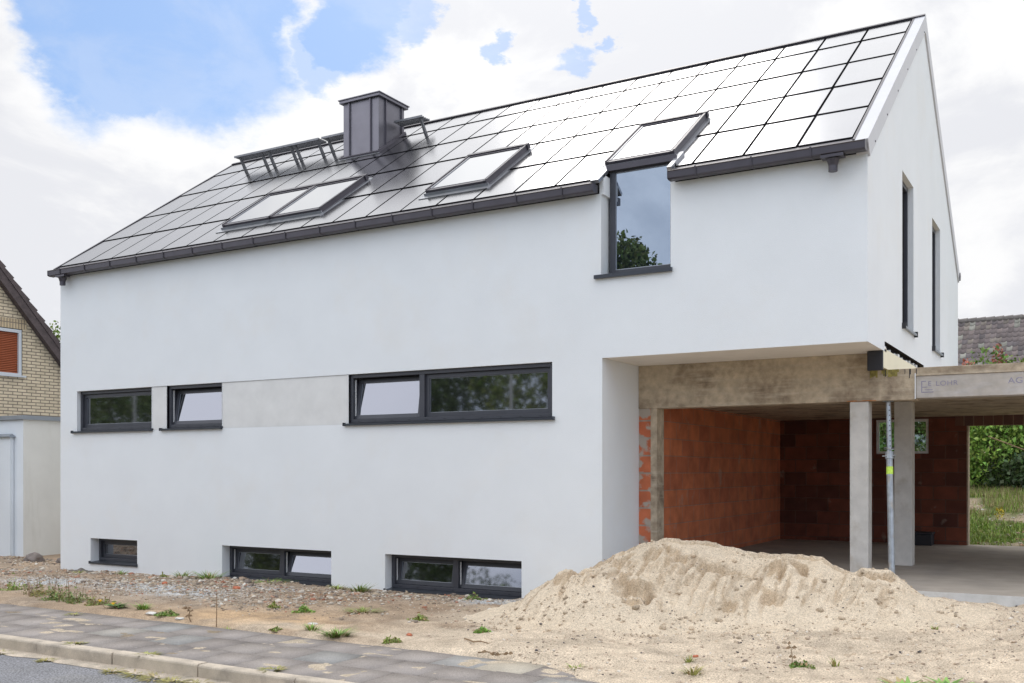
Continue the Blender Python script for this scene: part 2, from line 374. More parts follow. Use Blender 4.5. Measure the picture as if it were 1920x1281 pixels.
def ground_color(x, y):
    n1 = fbm(x * 1.2, y * 1.2, 21); n2 = fbm(x * 4, y * 4, 22); n3 = fbm(x * 2.2, y * 2.2, 29)
    sand = np.array([.575, .475, .36]); soil = np.array([.36, .27, .19]); rub = np.array([.36, .285, .215]); orange = np.array([.50, .35, .215])
    grey = np.array([.50, .49, .475]); brown = np.array([.30, .205, .135]); pink = np.array([.58, .42, .33])
    def L(a, b, t): return a * (1 - t[..., None]) + b * t[..., None]
    c = L(np.broadcast_to(soil, x.shape + (3,)), rub, sst(.35, .6, n1))
    c = L(c, orange, np.clip(np.exp(-(((x + 8.6) / 1.3) ** 2 + ((y - 8.75) / .55) ** 2)) * 1.6, 0, 1) * sst(.2, .5, n2))
    for (cx, cy, rx, ry) in ((-11.7, 10.0, 1.1, .35), (-14.2, 9.8, .8, .35), (-6.95, 11.5, .5, .3), (-16.6, 10.9, .6, .4), (-10.6, 10.9, .5, .2)):
        c = L(c, grey, np.clip(1.7 * np.exp(-(((x - cx) / rx) ** 2 + ((y - cy) / ry) ** 2)) * sst(.25, .5, n2), 0, 1))
    for (cx, cy, rx, ry) in ((-6.7, 10.9, .55, .5), (-9.4, 10.7, 1.2, .4), (-14.8, 11.3, 1.8, .5)):
        c = L(c, brown, np.clip(1.3 * np.exp(-(((x - cx) / rx) ** 2 + ((y - cy) / ry) ** 2)) * sst(.25, .55, n3), 0, 1))
    c = L(c, L(np.broadcast_to(sand, x.shape + (3,)), soil, sst(.50, .75, n3)), sst(-8.6, -6.6, x + (n1 - .5) * 2.5 - (y - 9) * .5) * .7)
    c = L(c, sand, sst(-6.9, -5.2, x + (n1 - .5) * 1.2))
    c = L(c, pink, sst(-2.2, -.6, x) * sst(.5, .7, n1) * .6)
    c = c * (.82 + .36 * n2)[..., None]; c = c * (1 - .16 * sst(.52, .66, fbm(x * 3.1, y * 6, 33)))[..., None]
    grass = np.array([.085, .12, .032]); dirt = np.array([.36, .29, .21])
    far = (y > 20) | (x < -23) | (y < -2)
    c = np.where(far[..., None], L(np.broadcast_to(grass, x.shape + (3,)), dirt, np.maximum(sst(.50, .66, n1), (1 - sst(20.2, 21.0, y)) * (y > 19) * .8)), c)
    return c
gx = grid_lines([(-400, -60, 40), (-60, -26, 2.), (-26, -17.6, .35), (-17.6, .8, .055), (.8, 6, .3), (6, 30, 2), (30, 400, 37)])
gy = grid_lines([(-400, -40, 40), (-40, -2.6, 1.1), (-2.6, 6.0, 1.0), (6.0, 7.2, .1), (7.2, 12.1, .05), (12.1, 19, .5), (19, 26, .14), (26, 40, 1.), (40, 400, 40)])
X, Y = np.meshgrid(gx, gy)
Z = gz(X, Y)
V = np.stack([X, Y, Z], -1).reshape(-1, 3)
nx = len(gx); i, j = np.meshgrid(np.arange(nx - 1), np.arange(len(gy) - 1)); a = (j * nx + i).ravel()
F = np.stack([a, a + 1, a + nx + 1, a + nx], -1)
g = fast_mesh('ground', V, F, ground_color(X, Y).reshape(-1, 3), M['ground'], smooth=True); tag(g, kind='structure')

# road
o = box('road', M['asphalt'], -120, 60, -2.0, 6.44, -.5, -.13); tag(o, kind='structure')
m = MB()
for k in range(-50, 40):
    pass
# gutter silt strip with an uneven edge, lying on the asphalt
xs = np.arange(-30, 6, .12); m = MB()
for k in range(len(xs) - 1):
    def w_(x): return .10 + .20 * float(fbm(np.array([x * 1.5]), np.array([1.7]), 41)[0]) ** 1.5 + .02 * math.sin(x * 9)
    m.poly([(xs[k], 6.45, -.118), (xs[k], 6.45 - w_(xs[k]), -.126), (xs[k + 1], 6.45 - w_(xs[k + 1]), -.126), (xs[k + 1], 6.45, -.118)])
M['silt'] = grain(mat('silt', (.47, .40, .32), .95, var=.2, vscale=6, bump=.5, bscale=60, bdist=.008, col2=(.30, .27, .22), c2s=5), 100, .25)
o = m.build('gutter_silt', M['silt']); tag(o, kind='structure')

# kerb of separate stones
ke = MB(); L0 = 1.19
for k in range(-20, 14):
    x0 = -7.12 + k * L0 + .006 + random.uniform(-.003, .003); dz = random.uniform(-.006, .006); dy = random.uniform(-.006, .006)
    ke.prism([(6.44 + dy, -.45), (6.44 + dy, -.022 + dz), (6.446 + dy, -.008 + dz), (6.46 + dy, dz), (6.565, dz), (6.57, -.45)], 'x', x0, x0 + L0 - .014)
o = ke.build('kerb', M['kerb'], bevel=.004); tag(o, kind='structure')
# pavement slabs
V = []; F = []; Cc = []
cols = [(.295, .262, .24), (.32, .285, .26), (.27, .242, .226), (.305, .272, .25), (.46, .41, .33), (.32, .31, .295), (.37, .345, .31)]
wts = [5, 5, 4, 5, .9, 2.0, 1.2]
S = .5; row = 0
for r in range(3):
    for k in range(-52, 14):
        x0 = -4.83 + k * S + (.25 if r % 2 else 0); y0 = 6.578 + r * S
        cc = np.array(random.choices(cols, wts)[0]) * random.uniform(.92, 1.1)
        tz = [random.uniform(-.005, .005) for _ in range(4)]; gp = .0035
        if -20 < x0 < 0:
            hx = [x0 + gp, x0 + S - gp]; hy = [y0 + gp, y0 + S - gp]
        else: hx = [x0 + gp, x0 + S - gp]; hy = [y0 + gp, y0 + S - gp]
        b = len(V)
        V += [(hx[0], hy[0], -.004 + tz[0]), (hx[1], hy[0], -.004 + tz[1]), (hx[1], hy[1], -.004 + tz[2]), (hx[0], hy[1], -.004 + tz[3])]
        V += [(hx[0], hy[0], -.04), (hx[1], hy[0], -.04), (hx[1], hy[1], -.04), (hx[0], hy[1], -.04)]
        F += [(b, b + 1, b + 2, b + 3), (b, b + 4, b + 5, b + 1), (b + 1, b + 5, b + 6, b + 2), (b + 2, b + 6, b + 7, b + 3), (b + 3, b + 7, b + 4, b)]
        Cc += [cc] * 8
o = fast_mesh('pavement', V, F, Cc, M['paver']); tag(o, kind='structure')
# joint sand sheet a little below the slab tops
X, Y = np.meshgrid(np.arange(-26, 4, .06), np.arange(6.565, 8.30, .06))
jh = -.010 + sst(.58, .82, fbm(X * 3.6, Y * 6.5, 51)) * .0125 + spill(X, Y) * .0 - sst(8.02, 8.16, Y) * .05
n = X.shape[1]; i, j = np.meshgrid(np.arange(n - 1), np.arange(X.shape[0] - 1)); a = (j * n + i).ravel()
jc = np.stack([.50 + 0 * X, .42 + 0 * X, .32 + 0 * X], -1) * (.75 + .4 * fbm(X * 6, Y * 6, 52))[..., None]
jc = np.where((fbm(X * 1.1, Y * 1.1, 53) < .47)[..., None], jc * np.array([.55, .53, .50]), jc)
o = fast_mesh('joint_sand', np.stack([X, Y, jh], -1).reshape(-1, 3), np.stack([a, a + 1, a + n + 1, a + n], -1), jc.reshape(-1, 3), M['ground'], smooth=True); tag(o, kind='structure')

# ---- scattered stones (uncountable)
phi = (1 + 5 ** .5) / 2
ICO = np.array([(-1, phi, 0), (1, phi, 0), (-1, -phi, 0), (1, -phi, 0), (0, -1, phi), (0, 1, phi), (0, -1, -phi), (0, 1, -phi), (phi, 0, -1), (phi, 0, 1), (-phi, 0, -1), (-phi, 0, 1)]) / math.sqrt(1 + phi * phi)
ICOF = np.array([(0, 11, 5), (0, 5, 1), (0, 1, 7), (0, 7, 10), (0, 10, 11), (1, 5, 9), (5, 11, 4), (11, 10, 2), (10, 7, 6), (7, 1, 8), (3, 9, 4), (3, 4, 2), (3, 2, 6), (3, 6, 8), (3, 8, 9), (4, 9, 5), (2, 4, 11), (6, 2, 10), (8, 6, 7), (9, 8, 1)])
def scatter(name, pts, sizes, cols, zf, mat_, sink=.25, flat=(.35, .8)):
    n = len(pts); pts = np.asarray(pts); sizes = np.asarray(sizes)
    v = np.repeat(ICO[None], n, 0) * (1 + RNG.uniform(-.32, .25, (n, 12, 1)))
    sc = np.stack([RNG.uniform(.7, 1.3, n), RNG.uniform(.6, 1.1, n), RNG.uniform(*flat, n)], -1)
    v = v * sc[:, None] * sizes[:, None, None]
    # random rotation: about z, then a slight tilt
    t = RNG.uniform(0, 2 * PI, n); u = RNG.normal(0, .35, n)
    c, s = np.cos(t), np.sin(t); cu, su = np.cos(u), np.sin(u)
    y = v[..., 1] * cu[:, None] - v[..., 2] * su[:, None]; z = v[..., 1] * su[:, None] + v[..., 2] * cu[:, None]
    x = v[..., 0] * c[:, None] - y * s[:, None]; y = v[..., 0] * s[:, None] + y * c[:, None]
    v = np.stack([x, y, z], -1)
    base = zf(pts[:, 0], pts[:, 1]) + sizes * sc[:, 2] * (.5 - sink)
    v += np.stack([pts[:, 0], pts[:, 1], base], -1)[:, None]
    f = (ICOF[None] + (np.arange(n) * 12)[:, None, None]).reshape(-1, 3)
    return fast_mesh(name, v.reshape(-1, 3), f, np.repeat(np.asarray(cols), 12, 0), mat_)
def rnd_pts(n, x0, x1, y0, y1, dens):
    out = []
    while sum(len(a) for a in out) < n:
        x = RNG.uniform(x0, x1, n * 2); y = RNG.uniform(y0, y1, n * 2); k = RNG.uniform(0, 1, n * 2) < dens(x, y)
        out.append(np.stack([x[k], y[k]], -1))
    return np.concatenate(out)[:n]
PAL = np.array([(.36, .29, .22), (.46, .40, .33), (.28, .215, .155), (.56, .50, .42), (.36, .16, .10), (.42, .25, .17), (.22, .18, .15), (.62, .59, .53), (.40, .32, .23), (.48, .36, .26)])
def dens_rub(x, y):
    d = np.where(x < -16.97, 1., (y < 11.97) * 1.)
    d = d * sst(.0, .9, y - 8.5 - (x + 12) * .10) * (1 - .92 * sst(-8.2, -6.3, x)) * (.12 + .88 * sst(.38, .62, fbm(x * 1.3, y * 1.3, 61)))
    d = d * (1 - .8 * np.exp(-(((x + 8.6) / 1.5) ** 2 + ((y - 8.9) / .7) ** 2)))
    return np.clip(d, 0, 1)
p = rnd_pts(15000, -20.5, -5.8, 8.25, 13, dens_rub)
sz = .008 + RNG.exponential(.0085, len(p)); sz = np.clip(sz, .006, .07)
near = np.clip((p[:, 1] - 8.3) / 3, 0, 1); sz *= .7 + .5 * near
pc = PAL[RNG.choice(len(PAL), len(p), p=[.17, .13, .16, .09, .035, .055, .12, .05, .12, .07])] * RNG.uniform(.8, 1.15, (len(p), 1))
o = scatter('rubble', p, sz, pc, gz, M['stone'], flat=(.2, .7)); tag(o, 'crushed stone and brick rubble strewn in front of the white wall', 'rubble', kind='stuff')
# fine grey gravel patches
def dens_gr(x, y):
    d = 0
    for (cx, cy, rx, ry) in ((-11.7, 10.0, 1.1, .35), (-14.2, 9.8, .8, .35), (-6.95, 11.55, .6, .3), (-10.6, 10.9, .5, .2)):
        d = d + np.exp(-(((x - cx) / rx) ** 2 + ((y - cy) / ry) ** 2) * 1.3)
    return np.clip(d, 0, 1) * (y < 11.96)
p = rnd_pts(3000, -16, -5.8, 8.8, 12, dens_gr); sz = RNG.uniform(.006, .015, len(p))
pc = np.array([(.50, .50, .49)]) * RNG.uniform(.65, 1.25, (len(p), 1))
o = scatter('grey_gravel', p, sz, pc, gz, M['stone']); tag(o, 'patches of fine grey gravel on the bare soil', 'gravel', kind='stuff')
# sparse pebbles on the sand yard
p = rnd_pts(8000, -7.5, .6, 7.4, 12, lambda x, y: np.clip(.35 + spill(x, y), 0, 1) * (y > 7.98 - .5 * (x + 4.55)) * (.2 + .8 * sst(.35, .6, fbm(x * 1.5, y * 1.5, 66))) * (y > 7.75))
sz = np.clip(.004 + RNG.exponential(.0042, len(p)), .004, .026)
pal2 = np.array([(.60, .49, .38), (.46, .36, .27), (.30, .24, .19), (.66, .60, .52), (.10, .09, .09)])
pc = pal2[RNG.choice(5, len(p), p=[.38, .28, .14, .14, .06])] * RNG.uniform(.85, 1.15, (len(p), 1))
o = scatter('sand_pebbles', p, sz, pc, gz, M['stone']); tag(o, 'small pebbles scattered over the sandy yard', 'pebbles', kind='stuff')

# ================================================================== SAND PILE
RIDGE = [(-6.45, .0), (-6.21, .08), (-5.63, .48), (-5.11, .775), (-4.82, .90), (-4.47, .985), (-4.07, .955), (-3.61, .885), (-3.36, .83), (-2.99, .845), (-2.63, .84), (-2.45, .735), (-2.28, .66), (-2.0, .665), (-1.73, .55), (-1.41, .43), (-1.15, .32), (-.9, .26)]
rx = np.array([q[0] for q in RIDGE]); rz = np.array([q[1] for q in RIDGE])
BITES = [(-4.42, 10.35, .24, .42, .15), (-4.20, 11.12, .20, .25, .08), (-3.72, 11.08, .30, .22, .08), (-4.50, 11.05, .13, .25, .07), (-3.36, 10.42, .10, .16, .05), (-2.95, 10.62, .14, .16, .06), (-2.83, 11.25, .10, .30, .10), (-2.03, 11.30, .24, .26, .11), (-5.28, 11.0, .20, .45, .09), (-4.98, 11.22, .16, .4, .08), (-5.55, 10.75, .12, .25, .06), (-4.30, 10.0, .10, .12, .04), (-3.0, 11.0, .12, .2, .05)]
def pile(x, y):
    yc = 11.4 + .10 * np.sin(x * 1.3)
    h = np.interp(x, rx, rz) + (fbm(x * 9, y * 0 + 2, 71, 3) - .5) * .03
    dy = y - yc
    rill = (fbm(x * 7 + dy * .35, dy * .9, 72, 3) - .5)
    slope = .60 + .09 * np.sin(x * 2.1 + .6)
    front = h - slope * np.maximum(-dy, 0) + .035 * np.clip(-dy * 2, 0, 1) - .05 * np.exp(-((dy) / .15) ** 2)
    back = h - .7 * np.maximum(dy, 0)
    z = np.where(dy < 0, front, back)
    # shoulder mounds and scarps on the near side
    for (cx, cy, top, rr, sl) in ((-4.75, 10.35, .66, .26, .85), (-4.44, 11.1, .92, .10, .8), (-3.55, 10.9, .66, .22, .8), (-2.05, 11.25, .70, .18, .9), (-5.35, 10.9, .56, .2, .7), (-3.0, 11.15, .80, .15, .9), (-3.15, 10.55, .42, .15, .8)):
        r = np.sqrt(((x - cx) * .85) ** 2 + (y - cy) ** 2)
        z = np.maximum(z, top - sl * np.maximum(r - rr, 0) - .25 * np.clip(r, 0, rr) ** 2)
    rg = np.abs(fbm(x * 6.5 + .25 * np.sin(dy * 5) + 3, dy * 1.1 + x * .4, 87, 4) - .5) * 2
    z = z - .075 * np.clip(1 - rg * 3.2, 0, 1) ** 1.3 * sst(.12, .5, -dy) * (1 - sst(1.2, 1.7, -dy))
    z = z + rill * .10 * np.clip(-dy * 3, 0, 1) + (fbm(x * 4, y * 4, 73) - .5) * .05 + (fbm(x * 14, y * 14, 74, 3) - .5) * .022
    # undercut crusts
    sc = fbm(x * 2.4 + 5, y * 3.2, 75)
    z = z - .02 * sst(.60, .66, sc) * np.clip(-dy * 2.5, 0, 1)
    wet = 0 * z
    for (cx, cy, w, L_, D) in BITES:
        u = (x - cx) + .12 * (y - cy) + (fbm(y * 9 + cx, x * 3, 81, 3) - .5) * .10
        v = (cy - y) + .18 * (u / w) ** 2 * w + (fbm(x * 8, y * 3 + cy, 82, 3) - .5) * .09
        m_ = (1 - sst(.75, 1.05, np.abs(u) / w)) * sst(-.006, .02, v) * (1 - sst(L_ * .35, L_, v))
        z = z - D * m_ * (1 + .5 * (fbm(x * 22, y * 3, 83, 2) - .5))
        z = z + .028 * (1 - sst(.8, 1.15, np.abs(u) / w)) * np.exp(-((v + .07) / .06) ** 2)
        wet = np.maximum(wet, (1 - sst(.75, 1.0, np.abs(u) / w)) * sst(-.012, .0, v) * (1 - sst(.08, .30 * L_ / .4, v + (fbm(x * 9, y * 2, 84) - .5) * .16)))
    base = gz(x, y)
    # concave toe
    d = z - base
    d = np.where(d > .16, d, .16 * np.exp((d - .16) / .16) )
    return base, d, dy, sc, wet
gx = np.arange(-6.9, -.6, .017); gy = np.arange(9.2, 12.6, .017)
X, Y = np.meshgrid(gx, gy)
base, d, dy, sc, wet = pile(X, Y)
edge = np.minimum(np.minimum(X + 6.9, -.6 - X), Y - 9.2)
edge = sst(0, .35, edge)
Z = base + d * edge - .012 - .03 * (1 - edge)
gxg, gyg = np.gradient(Z, .017)
steep = np.hypot(gxg, gyg)
damp = sst(.85, 1.5, steep) * np.clip(fbm(X * 5, Y * 5, 77) * 1.7 - .25, 0, 1)
damp = np.maximum(damp, sst(.60, .66, sc) * np.clip(-dy * 2.5, 0, 1) * .15)
cs = np.array([.67, .56, .425]); cdp = np.array([.47, .35, .23])
damp = np.maximum(damp * .8, wet * (.26 + .55 * fbm(X * 26, Y * 5, 85, 3) * 1.6))
damp = np.maximum(damp, .18 * sst(.56, .70, fbm(X * 5 + Y * .8, Y * 1.6, 86, 4)) * sst(.15, .5, d)); damp = np.clip(damp, 0, 1)
colr = cs * (1 - damp[..., None]) + cdp * damp[..., None]
colr = colr * (.90 + .2 * fbm(X * 3, Y * 3, 78))[..., None]
n = X.shape[1]; i, j = np.meshgrid(np.arange(n - 1), np.arange(X.shape[0] - 1)); a = (j * n + i).ravel()
F = np.stack([a, a + 1, a + n + 1, a + n], -1); V = np.stack([X, Y, Z], -1).reshape(-1, 3)
# the facade stands behind the left end: cut what would lie inside the wall
fx = X.ravel()[F].mean(1); fy = Y.ravel()[F].mean(1)
F = F[~((fx < -5.62) & (fy > 12.02))]
pl = fast_mesh('sand_pile', V, F, colr.reshape(-1, 3), M['sand'], smooth=True)
tag(pl, 'long heap of pale building sand with damp crusts in front of the open garage', 'sand pile')
def pz(x, y):
    b_, d_, _, _, _ = pile(x, y); return b_ + d_ - .012
p = rnd_pts(3000, -6.2, -1.2, 9.4, 11.6, lambda x, y: .15 + .85 * sst(.5, .65, fbm(x * 2, y * 2, 79)) + .5 * np.exp(-((y - 9.9) / .25) ** 2))
o = scatter('sand_grit', p, np.clip(.004 + RNG.exponential(.003, len(p)), .004, .016), pal2[RNG.choice(5, len(p), p=[.3, .3, .22, .1, .08])], pz, M['stone'])
tag(o, 'grit and small clods lying on the sand heap', 'grit', kind='stuff')
p = rnd_pts(520, -6.3, -1.0, 9.2, 11.5, lambda x, y: .12 + np.exp(-((y - 9.75) / .3) ** 2) + .7 * sst(.55, .7, fbm(x * 3, y * 3, 91)))
cc = np.array([(.56, .45, .33)]) * RNG.uniform(.75, 1.2, (len(p), 1))
o = scatter('sand_clods', p, np.clip(.010 + RNG.exponential(.009, len(p)), .008, .045), cc, pz, M['sand'], sink=.35, flat=(.5, .9))
tag(o, 'crumbled lumps of damp sand rolled down to the foot of the heap', 'sand lumps', kind='stuff')

# ================================================================== HOUSE
XL, XR, YF, YB = -16.97, -2.24, 12.0, 21.0
house = empty('house', (-9.6, 16.5, 0), 'new white rendered house with solar glass roof and dark ribbon windows', 'house')
y0r, z0r, y1r, z1r = 11.95, 5.63, 16.5, 8.83
SL = math.hypot(y1r - y0r, z1r - z0r); cp, sp_ = (y1r - y0r) / SL, (z1r - z0r) / SL
def RT(p):  # (x, s, h) -> world on the street side roof
    x, s, h = p; return (x, y0r + s * cp - h * sp_, z0r + s * sp_ + h * cp)
def rz_at(y, h=0): return z0r + (y - y0r) * sp_ / cp + h / cp

def wall_cells(mb, axis, const, u0, u1, v0, v1, holes, depth, outn, topf=None):
    """front face cells at const with holes; reveal faces go `depth` inwards. axis 'y': plane y=const (u=x,v=z); 'x': plane x=const (u=y,v=z)"""
    us = sorted({u0, u1, *[h[0] for h in holes], *[h[1] for h in holes]}); us = [u for u in us if u0 <= u <= u1]
    vs = sorted({v0, v1, *[h[2] for h in holes], *[h[3] for h in holes]}); vs = [v for v in vs if v0 <= v <= v1]
    def P(u, v, d=0): return (u, const + d, v) if axis == 'y' else (const + d, u, v)
    for a_, b_ in zip(us, us[1:]):
        for c_, d_ in zip(vs, vs[1:]):
            um, vm = (a_ + b_) / 2, (c_ + d_) / 2
            if any(h[0] < um < h[1] and h[2] < vm < h[3] for h in holes): continue
            mb.poly([P(a_, c_), P(b_, c_), P(b_, d_), P(a_, d_)])
    for h in holes:
        dp = depth if len(h) < 5 else h[4]
        if dp <= 0: continue
        dp *= outn
        a_, b_, c_, d_ = h[:4]
        mb.poly([P(a_, c_), P(a_, d_), P(a_, d_, dp), P(a_, c_, dp)]); mb.poly([P(b_, c_), P(b_, d_), P(b_, d_, dp), P(b_, c_, dp)])
        mb.poly([P(a_, c_), P(b_, c_), P(b_, c_, dp), P(a_, c_, dp)]); mb.poly([P(a_, d_), P(b_, d_), P(b_, d_, dp), P(a_, d_, dp)])
    return mb
WT = 5.47
W1 = (-16.483, -14.42, 2.50, 3.275); W2 = (-14.035, -12.675, 2.50, 3.275); W3 = (-9.942, -6.370, 2.49, 3.275)
B1 = (-16.09, -14.80, .07, .53); B2 = (-12.675, -10.285, -.03, .525); B3 = (-9.23, -6.852, -.03, .525)
BAY = (-5.635, -4.655, 4.36, WT)
mb = MB()
wall_cells(mb, 'y', YF, XL, XR, -.4, WT, [(*W1, .2), (*W2, .2), (*W3, .2), (-14.42, -14.035, 2.50, 3.275, 0), (-12.675, -9.942, 2.50, 3.275, 0),
    (*B1, .3), (*B2, .3), (*B3, .3), (*BAY, 0), (-5.62, XR, -.4, 3.283, 0)], .2, 1)
for xb in (BAY[0], BAY[1]): mb.poly([(xb, 12, BAY[2]), (xb, 12, WT), (xb, 12.35, WT), (xb, 12.35, BAY[2])])
mb.poly([(BAY[0], 12, BAY[2]), (BAY[1], 12, BAY[2]), (BAY[1], 12.35, BAY[2]), (BAY[0], 12.35, BAY[2])])
# left reveal of the garage recess, soffit is separate
mb.poly([(-5.62, 12, -.4), (-5.62, 12, 3.283), (-5.62, 13.24, 3.283), (-5.62, 13.24, -.4)])
# left gable
mb.poly([(XL, YF, -.4), (XL, YB, -.4), (XL, YB, WT), (XL, 16.5, rz_at(16.5, -.2)), (XL, YF, WT)])
# rear wall
mb.poly([(XL, YB, -.4), (-5.5, YB, -.4), (-5.5, YB, WT), (XL, YB, WT)]); mb.poly([(-5.5, YB, 3.05), (XR, YB, 3.05), (XR, YB, WT), (-5.5, YB, WT)])
# right gable as vertical strips
G1 = (14.44, 15.43, 3.76, 5.905); G2 = (17.39, 18.38, 3.76, 5.905); SLOT = (13.10, 16.45, 3.315, 3.41)
ys = sorted({12, 13.0, 13.1, 14.44, 15.43, 15.75, 16.45, 16.5, 17.39, 18.38, 21})
def gt(y): return rz_at(y if y <= 16.5 else 33 - y, -.2)
for a_, b_ in zip(ys, ys[1:]):
    ym = (a_ + b_) / 2
    segs = []
    low = 3.283 if ym < 13.1 else (3.41 if ym < 16.45 else 3.05)
    hole = next((g for g in (G1, G2) if g[0] < ym < g[1]), None)
    def quad(za, zb_l, zb_r): mb.poly([(XR, a_, za), (XR, b_, za), (XR, b_, zb_r), (XR, a_, zb_l)])
    if hole:
        quad(low, hole[2], hole[2]); quad(hole[3], gt(a_), gt(b_))
        if ym > 16.45 and low < 3.05: pass
    else: quad(low, gt(a_), gt(b_))
for g_ in (G1, G2):
    a_, b_, c_, d_ = g_; q = XR - .26
    mb.poly([(XR, a_, c_), (XR, a_, d_), (q, a_, d_), (q, a_, c_)]); mb.poly([(XR, b_, c_), (XR, b_, d_), (q, b_, d_), (q, b_, c_)])
    mb.poly([(XR, a_, c_), (XR, b_, c_), (q, b_, c_), (q, a_, c_)]); mb.poly([(XR, a_, d_), (XR, b_, d_), (q, b_, d_), (q, a_, d_)])
wall = mb.build('wall', M['render'], house)
m = MB(); m.box(-14.42, -14.035, 12.012, 12.2, 2.50, 3.275); m.box(-12.675, -9.942, 12.012, 12.2, 2.50, 3.275)
m.build('infill_panel', M['render_grey'], wall)
m = MB(); m.box(-5.62, XR - .002, 12.002, 13.24, 3.284, 3.33); s_ = m.build('soffit', M['soffit'], wall)
# slot and cream board on the gable
m = MB(); m.box(XR - .10, XR - .07, 13.0, 16.5, 3.30, 3.42)
m.build('slot_backing', M['pvdark'], wall)
m = MB(); m.box(XR - .06, XR - .002, 13.01, 15.75, 3.075, 3.315); m.build('insulation_board', M['cream'], wall)
m = MB(); m.box(XR - .06, XR - .003, 15.752, 16.45, 3.06, 3.315); m.build('render_patch', M['render'], wall)
m = MB()
for k in range(9):
    yy = 13.25 + k * .33 + random.uniform(-.05, .05); m.box(XR - .068, XR - .02, yy, yy + random.uniform(.04, .16), 3.318, 3.318 + random.uniform(.02, .05))
m.build('mounting_foam', M['whitepl'], wall)
m = MB(); m.box(-2.425, -2.2385, 12.96, 13.008, 3.035, 3.28); m.build('membrane_flap', M['black'], wall, bevel=.008)

# --- windows
def ring(mb, x0, x1, z0, z1, w, y0, y1, wb=None):
    wb = wb or w
    mb.box(x0, x0 + w, y0, y1, z0, z1); mb.box(x1 - w, x1, y0, y1, z0, z1)
    mb.box(x0 + w, x1 - w, y0, y1, z0, z0 + wb); mb.box(x0 + w, x1 - w, y0, y1, z1 - w, z1)
def tilt_T(zh, yh, ang):
    ca, sa = math.cos(ang), math.sin(ang)
    def T(p):
        x, y, z = p; dy, dz = y - yh, z - zh
        return (x, yh + dy * ca + dz * sa, zh - dy * sa + dz * ca)
    return T
def window(r, rec, splits, sill_out=.05, label=None, sillh=.035, sx=(.08, .04), fw=.055, glass='glass'):
    """r: hole; rec: recess of the frame; splits: list of (x0,x1,tilt)"""
    x0, x1, z0, z1 = r; yf = YF + rec
    m = MB(); zb = z0 + sillh
    ring(m, x0 + .003, x1 - .003, zb, z1 - .003, fw, yf, yf + .12)
    for a_, b_ in zip(splits, splits[1:]):
        xm = a_[1]; m.box(xm - .045, xm + .045, yf + .004, yf + .116, zb + fw, z1 - fw - .003)
    w = m.build('window', M['frame'], wall if False else house, bevel=.003)
    if label: w['label'] = label
    # dark room side closing the hole
    for (a_, b_, tl) in splits:
        a2 = a_ + (.045 if a_ > x0 + .1 else fw); b2 = b_ - (.045 if b_ < x1 - .1 else fw)
        sa, sb, s0, s1 = a2 + .003, b2 - .003, zb + fw + .003, z1 - fw - .006
        T = tilt_T(s0, yf + .05, math.radians(tl)) if tl else None
        sw = .062
        m = MB(); m.T = T; ring(m, sa, sb, s0, s1, sw, yf + .045, yf + .115)
        sh = m.build('sash', M['frame'], w, bevel=.003)
        m = MB(); m.T = T; m.box(sa + sw - .004, sb - sw + .004, yf + .070, yf + .085, s0 + sw - .004, s1 - sw + .004)
        m.build('pane', M[glass], w)
        # thin grey spacer line round the pane
        m = MB(); m.T = T; ring(m, sa + sw + .0005, sb - sw - .0005, s0 + sw + .0005, s1 - sw - .0005, .006, yf + .064, yf + .0695)
        m.build('gasket', M['flash'], w)
        if tl:  # pale handle-side fitting in the gap
            m = MB(); m.box(sa + .004, sa + .016, yf + .05, yf + .062, s0 + .05, s1 - .02)
            m.build('stay', M['whitepl'], w)
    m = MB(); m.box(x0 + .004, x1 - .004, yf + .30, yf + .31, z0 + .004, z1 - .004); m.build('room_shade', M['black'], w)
    m = MB()
    m.prism([(YF - sill_out, z0 - .012), (YF - sill_out, z0 + .018), (yf + .01, z0 + .034), (yf + .01, z0 + .004), (YF - sill_out + .01, z0 - .012)], 'x', x0 - sx[0], x1 + sx[1])
    m.box(x0 - sx[0] - .012, x0 - sx[0], YF - sill_out - .006, YF + .01, z0 - .016, z0 + .036)
    m.box(x1 + sx[1], x1 + sx[1] + .012, YF - sill_out - .006, YF + .01, z0 - .016, z0 + .036)
    m.build('sill', M['frame_sill'], w)
    k = x0 + .15
    while k < x1 - .05:
        m = MB(); m.box(k, k + .035, yf - .004, yf, zb + .018, zb + .026); k += .32
        m.build('drain_cover', M['black'], w)
    return w
window(W1, .075, [(W1[0], W1[1], 0)], label='fixed ribbon window at the left corner', sx=(.10, .02))
window(W2, .05, [(W2[0], W2[1], 9)], label='small ribbon window tilted open', sx=(.12, .0))
window(W3, .045, [(W3[0], -8.585, 8.5), (-8.585, W3[1], 0)], label='widest ribbon window, left half tilted open', sx=(.06, .03))
window(B1, .18, [(B1[0], B1[1], 0)], sill_out=.03, label='small basement window', sx=(0.0, .0))
window(B2, .17, [(B2[0], -11.48, 6), (-11.48, B2[1], 13)], sill_out=.02, label='middle basement window with two tilted sashes', sx=(0.0, .0))
window(B3, .16, [(B3[0], -8.06, 9), (-8.06, B3[1], 12)], sill_out=.02, label='basement window beside the sand heap', sx=(0.0, .0))

